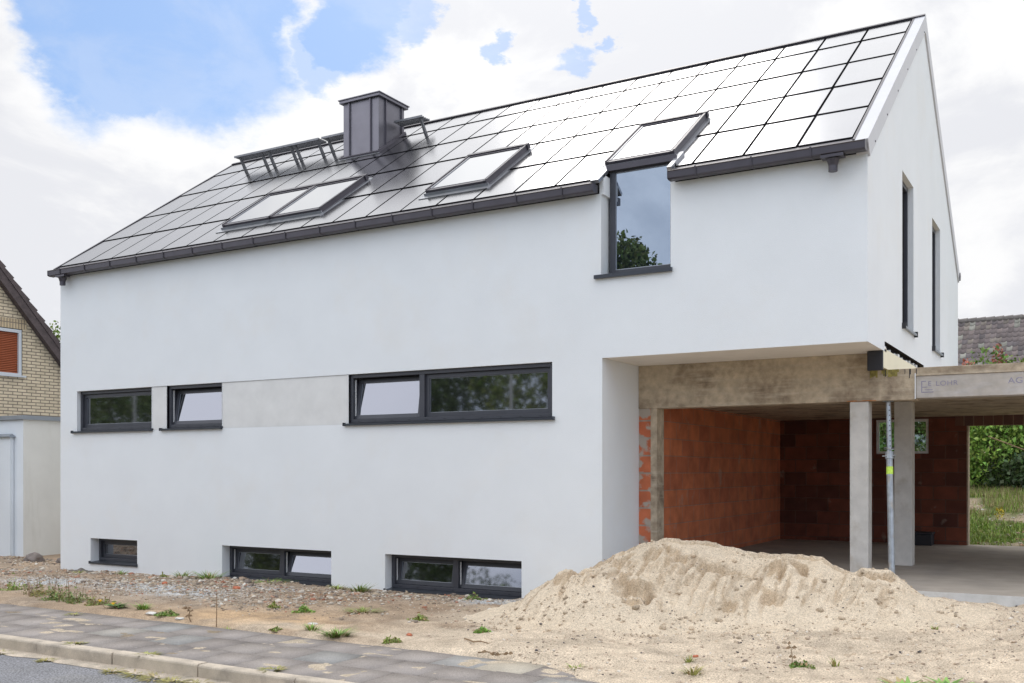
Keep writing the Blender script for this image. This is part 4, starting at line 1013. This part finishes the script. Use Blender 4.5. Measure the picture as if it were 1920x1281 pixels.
# ================================================================== PLANTS IN FRONT
GR = (.13, .20, .045); GY = (.20, .24, .06)
def gzz(x, y): return gz(x, y)
tufts = [
 (-13.0, 11.45, .20, .16, 110, GR, 'low bright green grass tuft by the wall between the first two basement windows'),
 (-12.55, 11.6, .24, .20, 140, (.15, .24, .05), 'taller grass tuft at the wall just left of the middle basement window'),
 (-13.6, 11.55, .16, .10, 70, GY, 'small yellowish grass tuft by the wall near the old plastic sheet'),
 (-14.6, 11.5, .12, .12, 40, GR, 'little grass tuft growing behind the old plastic sheet'),
 (-9.40, 11.62, .20, .17, 100, GR, 'grass tuft at the wall just left of the basement window beside the sand heap'),
 (-9.9, 11.7, .14, .11, 60, GY, 'thin grass tuft under the right end of the middle basement window'),
 (-11.3, 11.72, .35, .10, 110, (.17, .27, .05), 'long low strip of grass below the middle basement window sill'),
 (-7.5, 11.8, .22, .12, 60, GR, 'sparse grass tuft below the basement window beside the sand heap'),
 (-6.45, 11.75, .09, .12, 40, GR, 'lone grass tuft in grey gravel at the foot of the sand heap'),
 (-8.55, 9.45, .17, .11, 110, (.16, .25, .05), 'rounded green weed tuft on rubble below the middle basement window'),
 (-9.15, 9.55, .10, .10, 50, GY, 'pale green tuft left of the rounded weed on the rubble'),
 (-7.85, 9.75, .24, .08, 110, GY, 'flat yellow green tuft in the middle of the rubble'),
 (-6.95, 9.7, .16, .08, 70, GY, 'small olive tuft on soil below the right basement window'),
 (-7.02, 8.28, .20, .10, 150, (.11, .20, .03), 'dense dark green grass tuft at the pavement edge in the centre'),
 (-7.50, 8.42, .10, .09, 60, (.14, .24, .04), 'small green tuft just left of the dense pavement edge tuft'),
 (-6.27, 8.25, .12, .07, 80, GY, 'grey green rosette at the pavement edge right of centre'),
 (-5.77, 9.25, .11, .08, 90, (.15, .28, .05), 'single fresh green seedling clump on bare soil left of the sand heap'),
 (-7.85, 8.22, .09, .04, 40, GY, 'tiny olive tuft at the pavement edge by the orange soil'),
 (-8.45, 8.12, .10, .05, 40, GY, 'tiny grass tuft at the corner where orange soil meets the pavement'),
 (-10.42, 8.55, .12, .11, 80, (.14, .25, .04), 'upright green weed beside the dandelion'),
 (-9.75, 8.36, .17, .07, 100, GR, 'spreading dark green weed on the pavement edge left of the dry stem'),
 (-13.75, 8.95, .24, .24, 70, (.22, .30, .07), 'light green leafy weed at the left edge of the picture'),
 (-12.95, 8.80, .28, .22, 75, (.19, .18, .06), 'leftmost weed of the brownish cluster along the pavement edge'),
 (-12.35, 8.66, .26, .30, 110, (.13, .18, .05), 'tallest weed of the cluster along the pavement edge'),
 (-11.9, 8.60, .28, .24, 110, (.15, .19, .06), 'weed in the middle of the cluster along the pavement edge'),
 (-11.42, 8.62, .24, .14, 80, (.18, .20, .06), 'rightmost weed of the cluster along the pavement edge'),
 (-14.9, 10.9, .12, .07, 40, GY, 'small tuft on dark rubble near the left wall corner'),
 (-3.12, 8.50, .05, .09, 26, GY, 'thin yellow green sprig on the sand, front centre'),
 (-2.95, 8.12, .10, .10, 46, (.28, .30, .09), 'straw coloured sprig with small leaves at the bottom edge of the sand'),
 (-1.33, 10.5, .05, .06, 18, GY, 'tiny sprig on the sand in front of the concrete slab'),
 (-2.20, 8.75, .12, .07, 50, GR, 'green weed at the bottom edge of the sand below the front column'),
 (-1.95, 9.0, .05, .12, 18, GY, 'small yellow flowering sprig on the sand right of the dry stalk'),
 (-4.0, 7.98, .10, .05, 30, GY, 'low tuft where sand covers the end of the pavement'),
]
def leafy(name, x, y, zf, r, h, n, base, label, cat, group, stems=0):
    z0 = float(zf(np.array([x]), np.array([y]))[0]); k = max(n, 40) * 5
    a = RNG.uniform(0, 2 * PI, k); q = RNG.uniform(0, 1, k) ** .55; lump = .75 + .35 * np.sin(a * 3 + x * 5)
    px, py = x + np.cos(a) * q * r * lump, y + np.sin(a) * q * r * lump * .8
    pzz = z0 + h * RNG.uniform(.05, 1, k) ** 1.4 * (1.05 - q * .75) * (.7 + .5 * np.sin(a * 2 + y * 3))
    c = leafcols(k, tuple(v * 1.35 for v in base), .4); dr = RNG.uniform(size=k) < .12; c[dr] = np.array((.36, .25, .12)) * RNG.uniform(.6, 1.2, (dr.sum(), 1))
    o = leafcloud(name, np.stack([px, py, pzz], -1), RNG.uniform(.014, .046, k), c, M['leaf'], up=.7)
    tag(o, label, cat, group)
    if stems:
        for i in range(stems):
            m = MB()
            aa = random.uniform(0, 2 * PI); rr = r * random.random() * .8; bx, by = x + math.cos(aa) * rr, y + math.sin(aa) * rr; hh = h * random.uniform(.8, 1.5)
            m.chain([Vector((bx, by, z0 - .01)), Vector((bx + random.uniform(-.03, .03), by, z0 + hh * .55)), Vector((bx + random.uniform(-.07, .07), by, z0 + hh))], [.0035, .003, .002], 5)
            m.build('stem', M['dry'], o)
    return o
for (x, y, r, h, n, c, lab) in tufts:
    if any(w in lab for w in ('weed', 'rosette', 'seedling', 'olive', 'pale green', 'yellowish', 'sparse')) and 'upright' not in lab:
        leafy('weed', x, y, gzz, r, h, n, c, lab, 'weed', 'grass tufts and weeds on the bare ground', 7 if 'cluster' in lab else 0)
        continue
    tuft('grass_tuft', x, y, gzz, r, h, n, c, lab, group='grass tufts and weeds on the bare ground')
flat = lambda x, y: np.zeros_like(x) - .004
for (x, y, lab) in ((-9.07, 6.60, 'moss tuft on the pale slab behind the kerb, the left one'), (-7.92, 6.55, 'moss tuft behind the kerb, left of the wide kerb joint in the middle'), (-6.35, 6.62, 'moss tuft behind the kerb at the bottom of the picture'), (-10.9, 7.9, 'small moss tuft between dark pavement slabs near the dandelion'), (-12.0, 7.2, 'moss tuft in a pavement joint at the left edge')):
    tuft('moss_tuft', x, y, flat, .11, .035, 80, (.20, .20, .05), lab, 'moss tuft', 'moss tufts in the pavement', wid=.008)
for k, (x, w_) in enumerate(((-9.9, .15), (-9.1, .1), (-8.05, .12), (-7.75, .2), (-7.45, .2), (-7.2, .14), (-6.95, .12), (-6.6, .1))):
    tuft('gutter_moss', x, 6.30 - (k % 3) * .03, lambda a, b: np.zeros_like(a) - .122, w_, .022, 90, (.22, .20, .06), 'flat olive moss in the silt at the foot of the kerb', 'moss', 'moss along the kerb foot', wid=.008)
# dandelion with two yellow flowers
dn = empty('dandelion', (-10.85, 8.48, 0), 'leafy dandelion with two yellow flowers on the pavement edge', 'dandelion')
V = []; F = []; Cc = []
for i in range(60):
    a = random.uniform(0, 2 * PI); Ln = random.uniform(.10, .22); w = random.uniform(.012, .022); z0 = .02; b = len(V); el = random.uniform(.15, .8)
    c = np.array((.12, .21, .035)) * random.uniform(.6, 1.4)
    for t_, ww in ((0, .3), (.35, .8), (.7, 1.), (1, .1)):
        ox, oy = -10.85 + math.cos(a) * Ln * t_, 8.48 + math.sin(a) * Ln * t_ * .8; oz = z0 + el * Ln * (t_ - .6 * t_ * t_)
        V += [(ox + math.sin(a) * w * ww, oy - math.cos(a) * w * ww, oz), (ox - math.sin(a) * w * ww, oy + math.cos(a) * w * ww, oz)]
    F += [(b, b + 1, b + 3, b + 2), (b + 2, b + 3, b + 5, b + 4), (b + 4, b + 5, b + 7, b + 6)]; Cc += [c] * 8
fast_mesh('leaf_rosette', V, F, Cc, M['leaf'], dn)
for (fx_, fy_, fz_) in ((-10.98, 8.33, .115), (-10.70, 8.31, .10)):
    m = MB()
    for i in range(26):
        a = i * 2 * PI / 26; r_ = .030 if i % 2 else .022; m.poly([(fx_, fy_, fz_), (fx_ + math.cos(a - .11) * r_, fy_ + math.sin(a - .11) * r_, fz_ + .012), (fx_ + math.cos(a) * r_ * 1.12, fy_ + math.sin(a) * r_ * 1.12, fz_ + .008), (fx_ + math.cos(a + .11) * r_, fy_ + math.sin(a + .11) * r_, fz_ + .012)])
    m.tube((fx_, fy_, fz_ - .008), (fx_, fy_, fz_ + .008), .012, .020, 10)
    m.build('flower', M['petal'], dn)
    m = MB(); m.tube((fx_ + .03, fy_ + .06, .01), (fx_, fy_, fz_ - .006), .0028, n=6); m.build('stalk', M['dry'], dn)
# dry weed, stems, twigs
def stem(name, pts, r, lab, cat='dry stem', leaves=0):
    m = MB(); m.chain([Vector(p) for p in pts], [r * (1 - .6 * i / len(pts)) for i in range(len(pts))], 6)
    for i in range(leaves):
        k = random.randrange(1, len(pts)); c_ = Vector(pts[k]); a = random.uniform(0, 2 * PI); L_ = random.uniform(.03, .07)
        m.poly([c_, c_ + Vector((math.cos(a) * L_ * .5, math.sin(a) * L_ * .5 + .01, .02)), c_ + Vector((math.cos(a) * L_, math.sin(a) * L_, .0)), c_ + Vector((math.cos(a) * L_ * .5, math.sin(a) * L_ * .5 - .012, -.01))])
    return tag(m.build(name, M['dry']), lab, cat)
stem('dried_plant', [(-8.71, 8.16, -.02), (-8.705, 8.16, .12), (-8.71, 8.165, .24), (-8.70, 8.16, .375)], .006, 'tall thin dry stem standing upright at the pavement edge')
stem('dry_weed', [(-9.22, 8.24, 0), (-9.26, 8.24, .06), (-9.24, 8.25, .12), (-9.29, 8.25, .15)], .008, 'withered brown weed at the pavement edge', 'dead weed', 22)
stem('twig', [(-5.60, 8.62, .05), (-5.5, 8.58, .045), (-5.42, 8.5, .05), (-5.34, 8.52, .06), (-5.24, 8.50, .05), (-5.12, 8.56, .05), (-4.98, 8.62, .055)], .010, 'crooked brown twig lying on the soil left of centre front', 'twig')
stem('twig', [(-5.12, 8.12, .03), (-5.0, 8.10, .05), (-4.9, 8.07, .04), (-4.78, 8.12, .05)], .008, 'short leafy twig lying near the end of the pavement', 'twig', 16)
stem('dried_plant', [(-1.86, 11.55, .24), (-1.85, 11.55, .33), (-1.88, 11.55, .39), (-1.90, 11.55, .42)], .007, 'short dry stalk in the sand in front of the steel prop', leaves=3)
stem('dried_plant', [(-2.30, 8.88, .04), (-2.30, 8.88, .13), (-2.31, 8.88, .21), (-2.34, 8.88, .25)], .005, 'thin dry stalk with withered leaves at the bottom of the sand', leaves=6)
stem('dead_leaf', [(-5.80, 10.22, .04), (-5.78, 10.2, .09), (-5.76, 10.2, .13)], .008, 'curled orange brown dead leaf at the left foot of the sand heap', 'dead leaf', 16)
# broad weeds bottom right
for (x, y, lab) in ((-1.30, 8.36, 'broad leaved weed at the bottom edge of the sand, left of two'), (-.98, 8.50, 'broad leaved weed at the bottom edge of the sand, right of two')):
    tuft('broad_weed', x, y, gzz, .16, .08, 40, (.15, .26, .06), lab, 'weed', wid=.022)
# rocks and brick bits as things
def rock(x, y, s, lab, m_='rock', sq=(1, .8, .6), name='rock', cat='rock'):
    z = float(gz(np.array([x]), np.array([y]))[0])
    bm = bmesh.new(); bmesh.ops.create_icosphere(bm, subdivisions=3, radius=1)
    for v in bm.verts:
        q = v.co; k = 1 + .22 * math.sin(q.x * 3 + x * 7) * math.cos(q.y * 4 + y) + .12 * math.sin(q.z * 6 + q.x * 5)
        v.co = Vector((q.x * sq[0], q.y * sq[1], q.z * sq[2])) * s * k
    me = bpy.data.meshes.new(name); bm.to_mesh(me); bm.free()
    o = link_mesh(name, me, M[m_]); o.location = (x, y, z + s * sq[2] * .45)
    for p in me.polygons: p.use_smooth = True
    return tag(o, lab, cat)
rock(-18.6, 12.55, .20, 'dark rounded boulder at the foot of the neighbouring cream garage wall')
rock(-17.85, 12.7, .15, 'smaller dark boulder between the boulder and the house corner')
rock(-17.25, 12.35, .12, 'small dark rock tight against the house corner')
M['brickbit'] = mat('broken_brick', (.45, .15, .08), .9, var=.25, vscale=20)
for (x, y, s, lab) in ((-10.9, 10.6, .055, 'broken red brick lump on rubble below the left part of the wall'), (-12.2, 10.4, .045, 'red brick fragment on rubble beside the weeds'), (-6.4, 8.75, .03, 'small red brick chip on soil right of centre'), (-3.15, 8.75, .022, 'tiny red chip on the sand')):
    rock(x, y, s, lab, 'brickbit', (1.2, .8, .6), 'brick_fragment', 'brick fragment')
M['whitebit'] = mat('pale_stone', (.62, .60, .56), .8, var=.1, vscale=20)
for (x, y, s, lab) in ((-7.75, 8.72, .05, 'flat white stone on orange soil above the dense grass tuft'), (-10.0, 8.33, .07, 'flat white stone chip at the pavement edge left of the spreading weed'), (-9.45, 8.28, .05, 'pale stone chip beside the withered weed')):
    rock(x, y, s, lab, 'whitebit', (1.3, .7, .28), 'stone_chip', 'stone')
rock(-2.62, 10.15, .02, 'black clod on the sand in front of the pile', 'black', (1, .8, .6), 'clod', 'clod')
rock(-1.35, 11.1, .035, 'small black scrap on the sand before the concrete slab', 'black', (1.2, .6, .5), 'clod', 'clod')
# crumpled old sheet by the small basement window
m_ = MB(); X = np.linspace(0, 1, 26); Y = np.linspace(0, 1, 12)
Vs = []; Fs = []
for a in X:
    for b in Y:
        xx = -16.1 + a * 1.35; prof = -.02 + math.sin(PI * b) ** .7 * (.10 * math.sin(PI * min(1, a * 1.05)) ** .6) * (1 + .35 * math.sin(a * 17 + b * 5) * math.sin(b * 9))
        Vs.append((xx, 11.15 + b * .40 + .04 * math.sin(a * 9), float(gz(np.array([xx]), np.array([11.6]))[0]) + .0 + prof))
for i in range(25):
    for j in range(11): q = i * 12 + j; Fs.append((q, q + 12, q + 13, q + 1))
o = fast_mesh('tarpaulin_roll', Vs, Fs, np.full((len(Vs), 3), .2), M['log'], smooth=True); tag(o, 'crumpled dark grey sheet lying on rubble under the small basement window', 'tarpaulin')

# ================================================================== NEIGHBOUR LEFT
nb = empty('brick_house', (-30, 12, 0), 'neighbouring house with yellow brick gable, brown verge and orange window blind', 'house')
NX = -24.0; sn = (6.908 - 4.98) / (16.968 - 15.258)
def nz(y): return 6.72 - (y - 15.258) * sn
m = MB(); yr = 13.4
wall_cells(m, 'x', NX, 9.6, 15.86, 0, 4.2, [], 0, -1)
m.poly([(NX, 15.86, 0), (NX, 19.2, 0), (NX, 19.2, nz(19.2)), (NX, 15.86, nz(15.86))])
m.poly([(NX, 9.6, 4.2), (NX, 14.5, 4.2), (NX, 14.5, nz(14.5)), (NX, yr, nz(yr)), (NX, 9.6, nz(yr) - (yr - 9.6) * sn)])
m.poly([(NX, 14.5, 5.45), (NX, 15.86, 5.45), (NX, 15.86, nz(15.86)), (NX, 14.5, nz(14.5))])
m.poly([(NX, 9.6, 0), (NX - 9, 9.6, 0), (NX - 9, 9.6, 4.0), (NX, 9.6, 4.0)]); m.poly([(NX, 19.2, 0), (NX - 9, 19.2, 0), (NX - 9, 19.2, nz(19.2)), (NX, 19.2, nz(19.2))])
m.build('wall', M['ybrick'], nb)
m = MB(); m.box(NX - .02, NX + .004, 14.35, 15.98, 5.455, 5.70); m.build('soldier_course', M['ybrick_s'], nb)
# window with orange blind
m = MB()
for q in ((14.52, 14.60, 4.25, 5.43), (15.76, 15.84, 4.25, 5.43)): m.box(NX - .10, NX + .006, q[0], q[1], q[2], q[3])
m.box(NX - .10, NX + .006, 14.60, 15.76, 5.35, 5.43); m.box(NX - .10, NX + .006, 14.60, 15.76, 4.25, 4.30)
w = m.build('window', M['greyframe'], nb)
m = MB(); k = 4.30
while k < 5.35: m.prism([(NX - .08, k), (NX - .045, k + .012), (NX - .045, k + .033), (NX - .08, k + .045)], 'y', 14.60, 15.76); k += .045
m.build('roller_blind', M['orange'], w)
m = MB(); m.box(NX - .05, NX + .07, 14.45, 15.93, 4.20, 4.248); m.build('sill', M['greyframe'], w)
# roof: two slopes with tile steps along the verge
m = MB(); ang = math.atan(sn); Lr = (19.6 - yr) / math.cos(ang); nst = int(Lr / .33)
for i in range(nst):
    s0 = i * .33; 
    for sg in ((1, -1) if i < 13 else (1,)):
        def Q(s, h): return (yr + sg * (s * math.cos(ang) + h * math.sin(ang)), nz(yr) + .04 - s * math.sin(ang) + h * math.cos(ang))
        m.prism([Q(s0, .0), Q(s0, .10), Q(s0 + .36, .15), Q(s0 + .36, .0)], 'x', NX - 9, NX + .22 - .001 * (i % 2))
rf = m.build('roof', M['tile_dk'], nb)
m = MB()
for sg in (1, -1):
    def Q(s, h): return (yr + sg * (s * math.cos(ang) + h * math.sin(ang)), nz(yr) + .04 - s * math.sin(ang) + h * math.cos(ang))
    Le = Lr if sg > 0 else 13 * .33
    m.prism([Q(0, -.20), Q(0, -.002), Q(Le, -.002), Q(Le, -.20)], 'x', NX + .03, NX + .20)
m.build('verge_board', M['tile_dk'], rf)
# garage of the neighbour
ng = empty('neighbour_garage', (-22, 15, 0), 'flat roofed cream and white plastered garage beside the yellow brick house', 'garage')
m = MB(); m.poly([(-19.86, 13.15, -.2), (-19.86, 18.6, -.2), (-19.86, 18.6, 2.90), (-19.86, 13.15, 2.90)]); m.build('side_wall', M['gwall'], ng)
m = MB(); m.box(-23.9, -19.862, 13.152, 18.59, -.2, 2.88); m.build('wall', M['gwhite'], ng)
m = MB(); m.box(-23.95, -19.80, 13.09, 18.66, 2.885, 2.975); m.build('roof_edge', M['zinc'], ng)
gwl = empty('garden_wall', (-21, 12.4, 0), 'low white wall with a sloped grey coping in front of the cream garage', 'wall')
m = MB(); m.box(-23.9, -20.18, 13.05, 13.14, -.2, 2.50); m.build('wall', M['gwhite'], gwl)
m = MB(); m.prism([(12.99, 2.503), (12.99, 2.53), (13.07, 2.58), (13.148, 2.53), (13.148, 2.503)], 'x', -23.9, -20.13); m.build('coping', M['zinc'], gwl)
tree('garden_tree', -37.7, 26.5, 0, 8.3, 3.6, (.16, .22, .035), 3500, .15, 'yellow green tree top showing between the brown verge and the white house')

# ================================================================== BACKGROUND RIGHT
bh = empty('tiled_house', (2, 52, 2), 'far house with a weathered brown pantile roof behind the carport', 'house')
RY0, RZ0, RY1, RZ1 = 47.0, 4.7, 51.5, 8.82
Lp = math.hypot(RY1 - RY0, RZ1 - RZ0); c1, s1_ = (RY1 - RY0) / Lp, (RZ1 - RZ0) / Lp
tw, tl = .235, .36; Xa, Xb = -12.0, 8.5; ntx = int((Xb - Xa) / tw); nty = int(Lp / tl)
ux = np.array([0, .12, .3, .5, .68, .8, .9, 1.]); hz = np.array([.035, .012, 0, .004, .02, .05, .062, .035])
V = []; F = []; Cc = []
for r in range(nty + 1):
    for k in range(ntx):
        cc = np.array([(.17, .14, .135), (.19, .155, .145), (.145, .125, .125), (.21, .18, .155)][RNG.choice(4, p=[.4, .3, .2, .1])]) * RNG.uniform(.8, 1.2)
        px_ = (k / ntx); 
        if RNG.uniform() < .10 + .15 * (px_ > .6): cc = np.array((.30, .29, .25)) * RNG.uniform(.7, 1.1)
        b = len(V)
        for e, (s, hh) in enumerate(((r * tl - .02, .035), ((r + 1) * tl, .0))):
            for q in range(8):
                x = Xa + (k + ux[q]) * tw; h = hz[q] + hh
                V.append((x, RY0 + s * c1 - h * s1_, RZ0 + s * s1_ + h * c1)); Cc.append(cc)
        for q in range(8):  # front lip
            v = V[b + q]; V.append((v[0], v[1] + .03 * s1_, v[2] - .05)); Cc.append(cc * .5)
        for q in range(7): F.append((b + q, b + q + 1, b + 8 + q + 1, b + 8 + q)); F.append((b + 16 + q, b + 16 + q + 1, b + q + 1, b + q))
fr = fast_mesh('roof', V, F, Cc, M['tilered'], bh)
m = MB()
k = Xa
while k < Xb: m.tube((k, RY1, RZ1 + .03), (k + .40, RY1, RZ1 + .05), .13, .145, 10); k += .385
M['ridget'] = mat('ridge_tile', (.17, .15, .14), .8, var=.2, vscale=6)
m.build('ridge_tile', M['ridget'], fr)
m = MB(); m.poly([(Xa, RY1, RZ1), (Xb, RY1, RZ1), (Xb, RY1 + 4.5, RZ0), (Xa, RY1 + 4.5, RZ0)]); m.build('rear_slope', M['tile_dk'], fr)
m = MB(); m.box(Xa + .2, Xb - .2, RY0 + .4, RY1 + 4, 0, RZ0 + .1); m.build('wall', M['gwall'], bh)
m = MB(); T2 = lambda p: (p[0], RY0 + p[1] * c1 - p[2] * s1_, RZ0 + p[1] * s1_ + p[2] * c1)
m.T = T2; m.box(-.9, .1, 3.9, 4.75, .05, .22); sk = m.build('skylight', M['zinc'], bh)
m = MB(); m.T = T2; m.box(-.8, .0, 4.0, 4.65, .222, .235); m.build('pane', M['skyglass'], sk)
# bushes above the carport roof line
shrub('green_bush', -.80, 31.0, 2.2, 1.15, 1.2, 3.75, (.20, .26, .06), 10000, .17, 'green bush reaching above the carport at the right edge', ncl=14)
for (x, y, z, rx_, h, lab) in ((-3.35, 33, 2.2, .35, 2.85, 'small reddish brown bush top beside the white gable edge'), (-2.45, 33, 2.2, .42, 3.35, 'tallest reddish brown bush in front of the pantile roof'), (-1.95, 33, 2.2, .45, 2.9, 'low rust coloured bush beside the green bush'), (-2.9, 33, 2.2, .35, 2.75, 'low reddish bush between the other two red bushes')):
    shrub('red_bush', x, y, z, rx_, .6, h, (.36, .13, .08), 2200, .10, lab, group='reddish bushes behind the carport')
# hedge and bank behind the open carport
for k, (x, y, z, rx_, ry_, h, c, lab) in enumerate((
   (-4.6, 27.6, 1.1, 1.9, 1.5, 3.4, (.15, .23, .05), 'dense green bush seen through the back window of the garage'),
   (-2.2, 27.2, 1.1, 1.7, 1.5, 3.5, (.20, .32, .06), 'light green leafy bush at the left side of the carport opening'),
   (.0, 27.4, 1.1, 1.9, 1.5, 3.6, (.18, .30, .055), 'light green leafy bush at the right side of the carport opening'),
   (2.4, 27.8, 1.1, 2.1, 1.5, 3.7, (.10, .17, .035), 'green bush beyond the right edge of the carport opening'),
   (-1.0, 26.0, 1.05, 1.3, .7, 1.25, (.045, .075, .025), 'dark glossy laurel low in front of the light green bushes'),
   (.9, 25.9, 1.05, 1.3, .7, 1.45, (.05, .08, .028), 'dark laurel below the right hand bush'))):
    shrub('bush', x, y, z, rx_, ry_, h, c, 12000 if h > 2 else 4500, .115 if h > 2 else .13, lab, 'bush', 'bushes behind the carport', ncl=26, zlo=.08)
def bankz(x, y): return gz(x, y)
P = rnd_pts(26000, -4.5, 2.6, 20.3, 26.5, lambda x, y: (sst(.40, .60, 1 - fbm(x * 1.2, y * 1.2, 21)) * .9 + .03) * np.clip(1.4 - (y - 20) * .12, .2, 1))
n = len(P); zz = bankz(P[:, 0], P[:, 1]); h = RNG.uniform(.03, .10, n) * (1 + .8 * sst(22.5, 24.5, P[:, 1])); a = RNG.uniform(0, 2 * PI, n); w = RNG.uniform(.005, .011, n); ln = RNG.uniform(0, .08, n)
b0 = np.stack([P[:, 0] - np.cos(a) * w, P[:, 1] - np.sin(a) * w, zz - .01], -1); b1 = np.stack([P[:, 0] + np.cos(a) * w, P[:, 1] + np.sin(a) * w, zz - .01], -1)
tp = np.stack([P[:, 0] - np.sin(a) * ln, P[:, 1] + np.cos(a) * ln, zz + h], -1)
gc = leafcols(n, (.27, .38, .07), .3); dry = (RNG.uniform(size=n) < .12 + .45 * sst(22.3, 23.6, P[:, 1])); gc[dry] = np.array((.40, .33, .17)) * RNG.uniform(.7, 1.2, (dry.sum(), 1))
o = fast_mesh('bank_grass', np.stack([b0, b1, tp], 1).reshape(-1, 3), np.arange(n * 3).reshape(n, 3), np.repeat(gc, 3, 0), M['leaf']); tag(o, 'sunlit grass and dry weeds on the bank behind the carport', 'grass', kind='stuff')
p = rnd_pts(1100, -4, 2.5, 20.1, 24.5, lambda x, y: np.clip(.15 + sst(.5, .62, fbm(x * 1.2, y * 1.2, 21)) + (y < 20.9) * .8, 0, 1))
o = scatter('bank_stones', p, RNG.uniform(.01, .04, len(p)), PAL[RNG.choice(10, len(p))], gz, M['stone']); tag(o, 'stones and litter on the bare patches of the bank', 'stones', kind='stuff')
stem('bare_branch', [(-2.0, 24.6, 2.55), (-1.3, 24.5, 2.25), (-.9, 24.5, 2.12), (-.3, 24.5, 2.10), (.5, 24.6, 2.05)], .014, 'bare branch lying across the dark laurel', 'branch')
for (x, y, s_, lab) in ((-1.65, 22.9, .1, 'yellow leaved weed on the bank, left one'), (-.45, 22.3, .07, 'yellow leaved weed on the bank at the right edge')):
    pts, k = clump_pts(90, [(x, y, float(gz(np.array([x]), np.array([y]))[0]) + .16)], [(s_, s_, s_ * 1.3)], .2)
    tag(leafcloud('yellow_weed', pts, RNG.uniform(.03, .06, 90), leafcols(90, (.55, .42, .03), .2), M['leaf']), lab, 'weed')

# ================================================================== ACROSS THE STREET (seen mirrored in the windows)
opp = [(-16.75, -12.6, 10.9, 3.2), (-60, -12, 7.5, 6.5), (-53, -12.5, 7, 6.5), (-47, -12, 7.5, 6), (-41, -13, 7.5, 6.5), (-34.5, -12, 6.6, 6), (-29, -13, 8.0, 6.5), (-24, -12, 6.4, 5.5), (-19, -12.5, 6.0, 5.5), (-14, -12.5, 6.6, 6), (-9, -12, 6.2, 5.5), (-3.5, -13, 7.0, 6), (3, -13, 7.5, 6)]
words = ['tall slim', 'outermost', 'next to outermost', 'bushy', 'first broad', 'second broad', 'third broad', 'fourth broad', 'fifth broad', 'sixth broad', 'seventh broad', 'eighth broad', 'ninth broad']
for k, (x, y, h, w) in enumerate(opp):
    random.seed(100 + k)
    tree('street_tree', x, y, .5, h + .5, w + 1.5, [(.12, .17, .035), (.08, .12, .03), (.16, .20, .04)][k % 3], 6500, .24, '%s tree from the left in the row across the street' % words[k], group='trees across the street', trunk_h=1.0, ncl=18)
for k in range(15):
    x = -57 + k * 4.2
    shrub('street_bush', x, -9.2 + (k % 3) * .4, .2, 2.9, 1.3, 3.0, (.13, .17, .045), 6000, .15, ['olive bush under the street trees, number %d along the verge from the left' % (k + 1)][0], group='bushes across the street', ncl=7)
for (x, lab) in ((-17.1, 'street lamp across the street, mirrored in the widest ribbon window'), (-36.3, 'street lamp across the street, mirrored in the left corner window')):
    t = empty('street_lamp', (x, -5, -.05), lab, 'street lamp', 'street lamps across the street')
    m = MB(); m.tube((x, -5, -.1), (x, -5, 6.4), .075, .05, 12); m.build('post', M['post'], t)
    m = MB(); m.tube((x, -5, 6.38), (x, -4.2, 6.55), .035, .03, 8); m.box(x - .12, x + .12, -4.4, -3.8, 6.52, 6.62); m.build('lamp_head', M['zinc'], t)
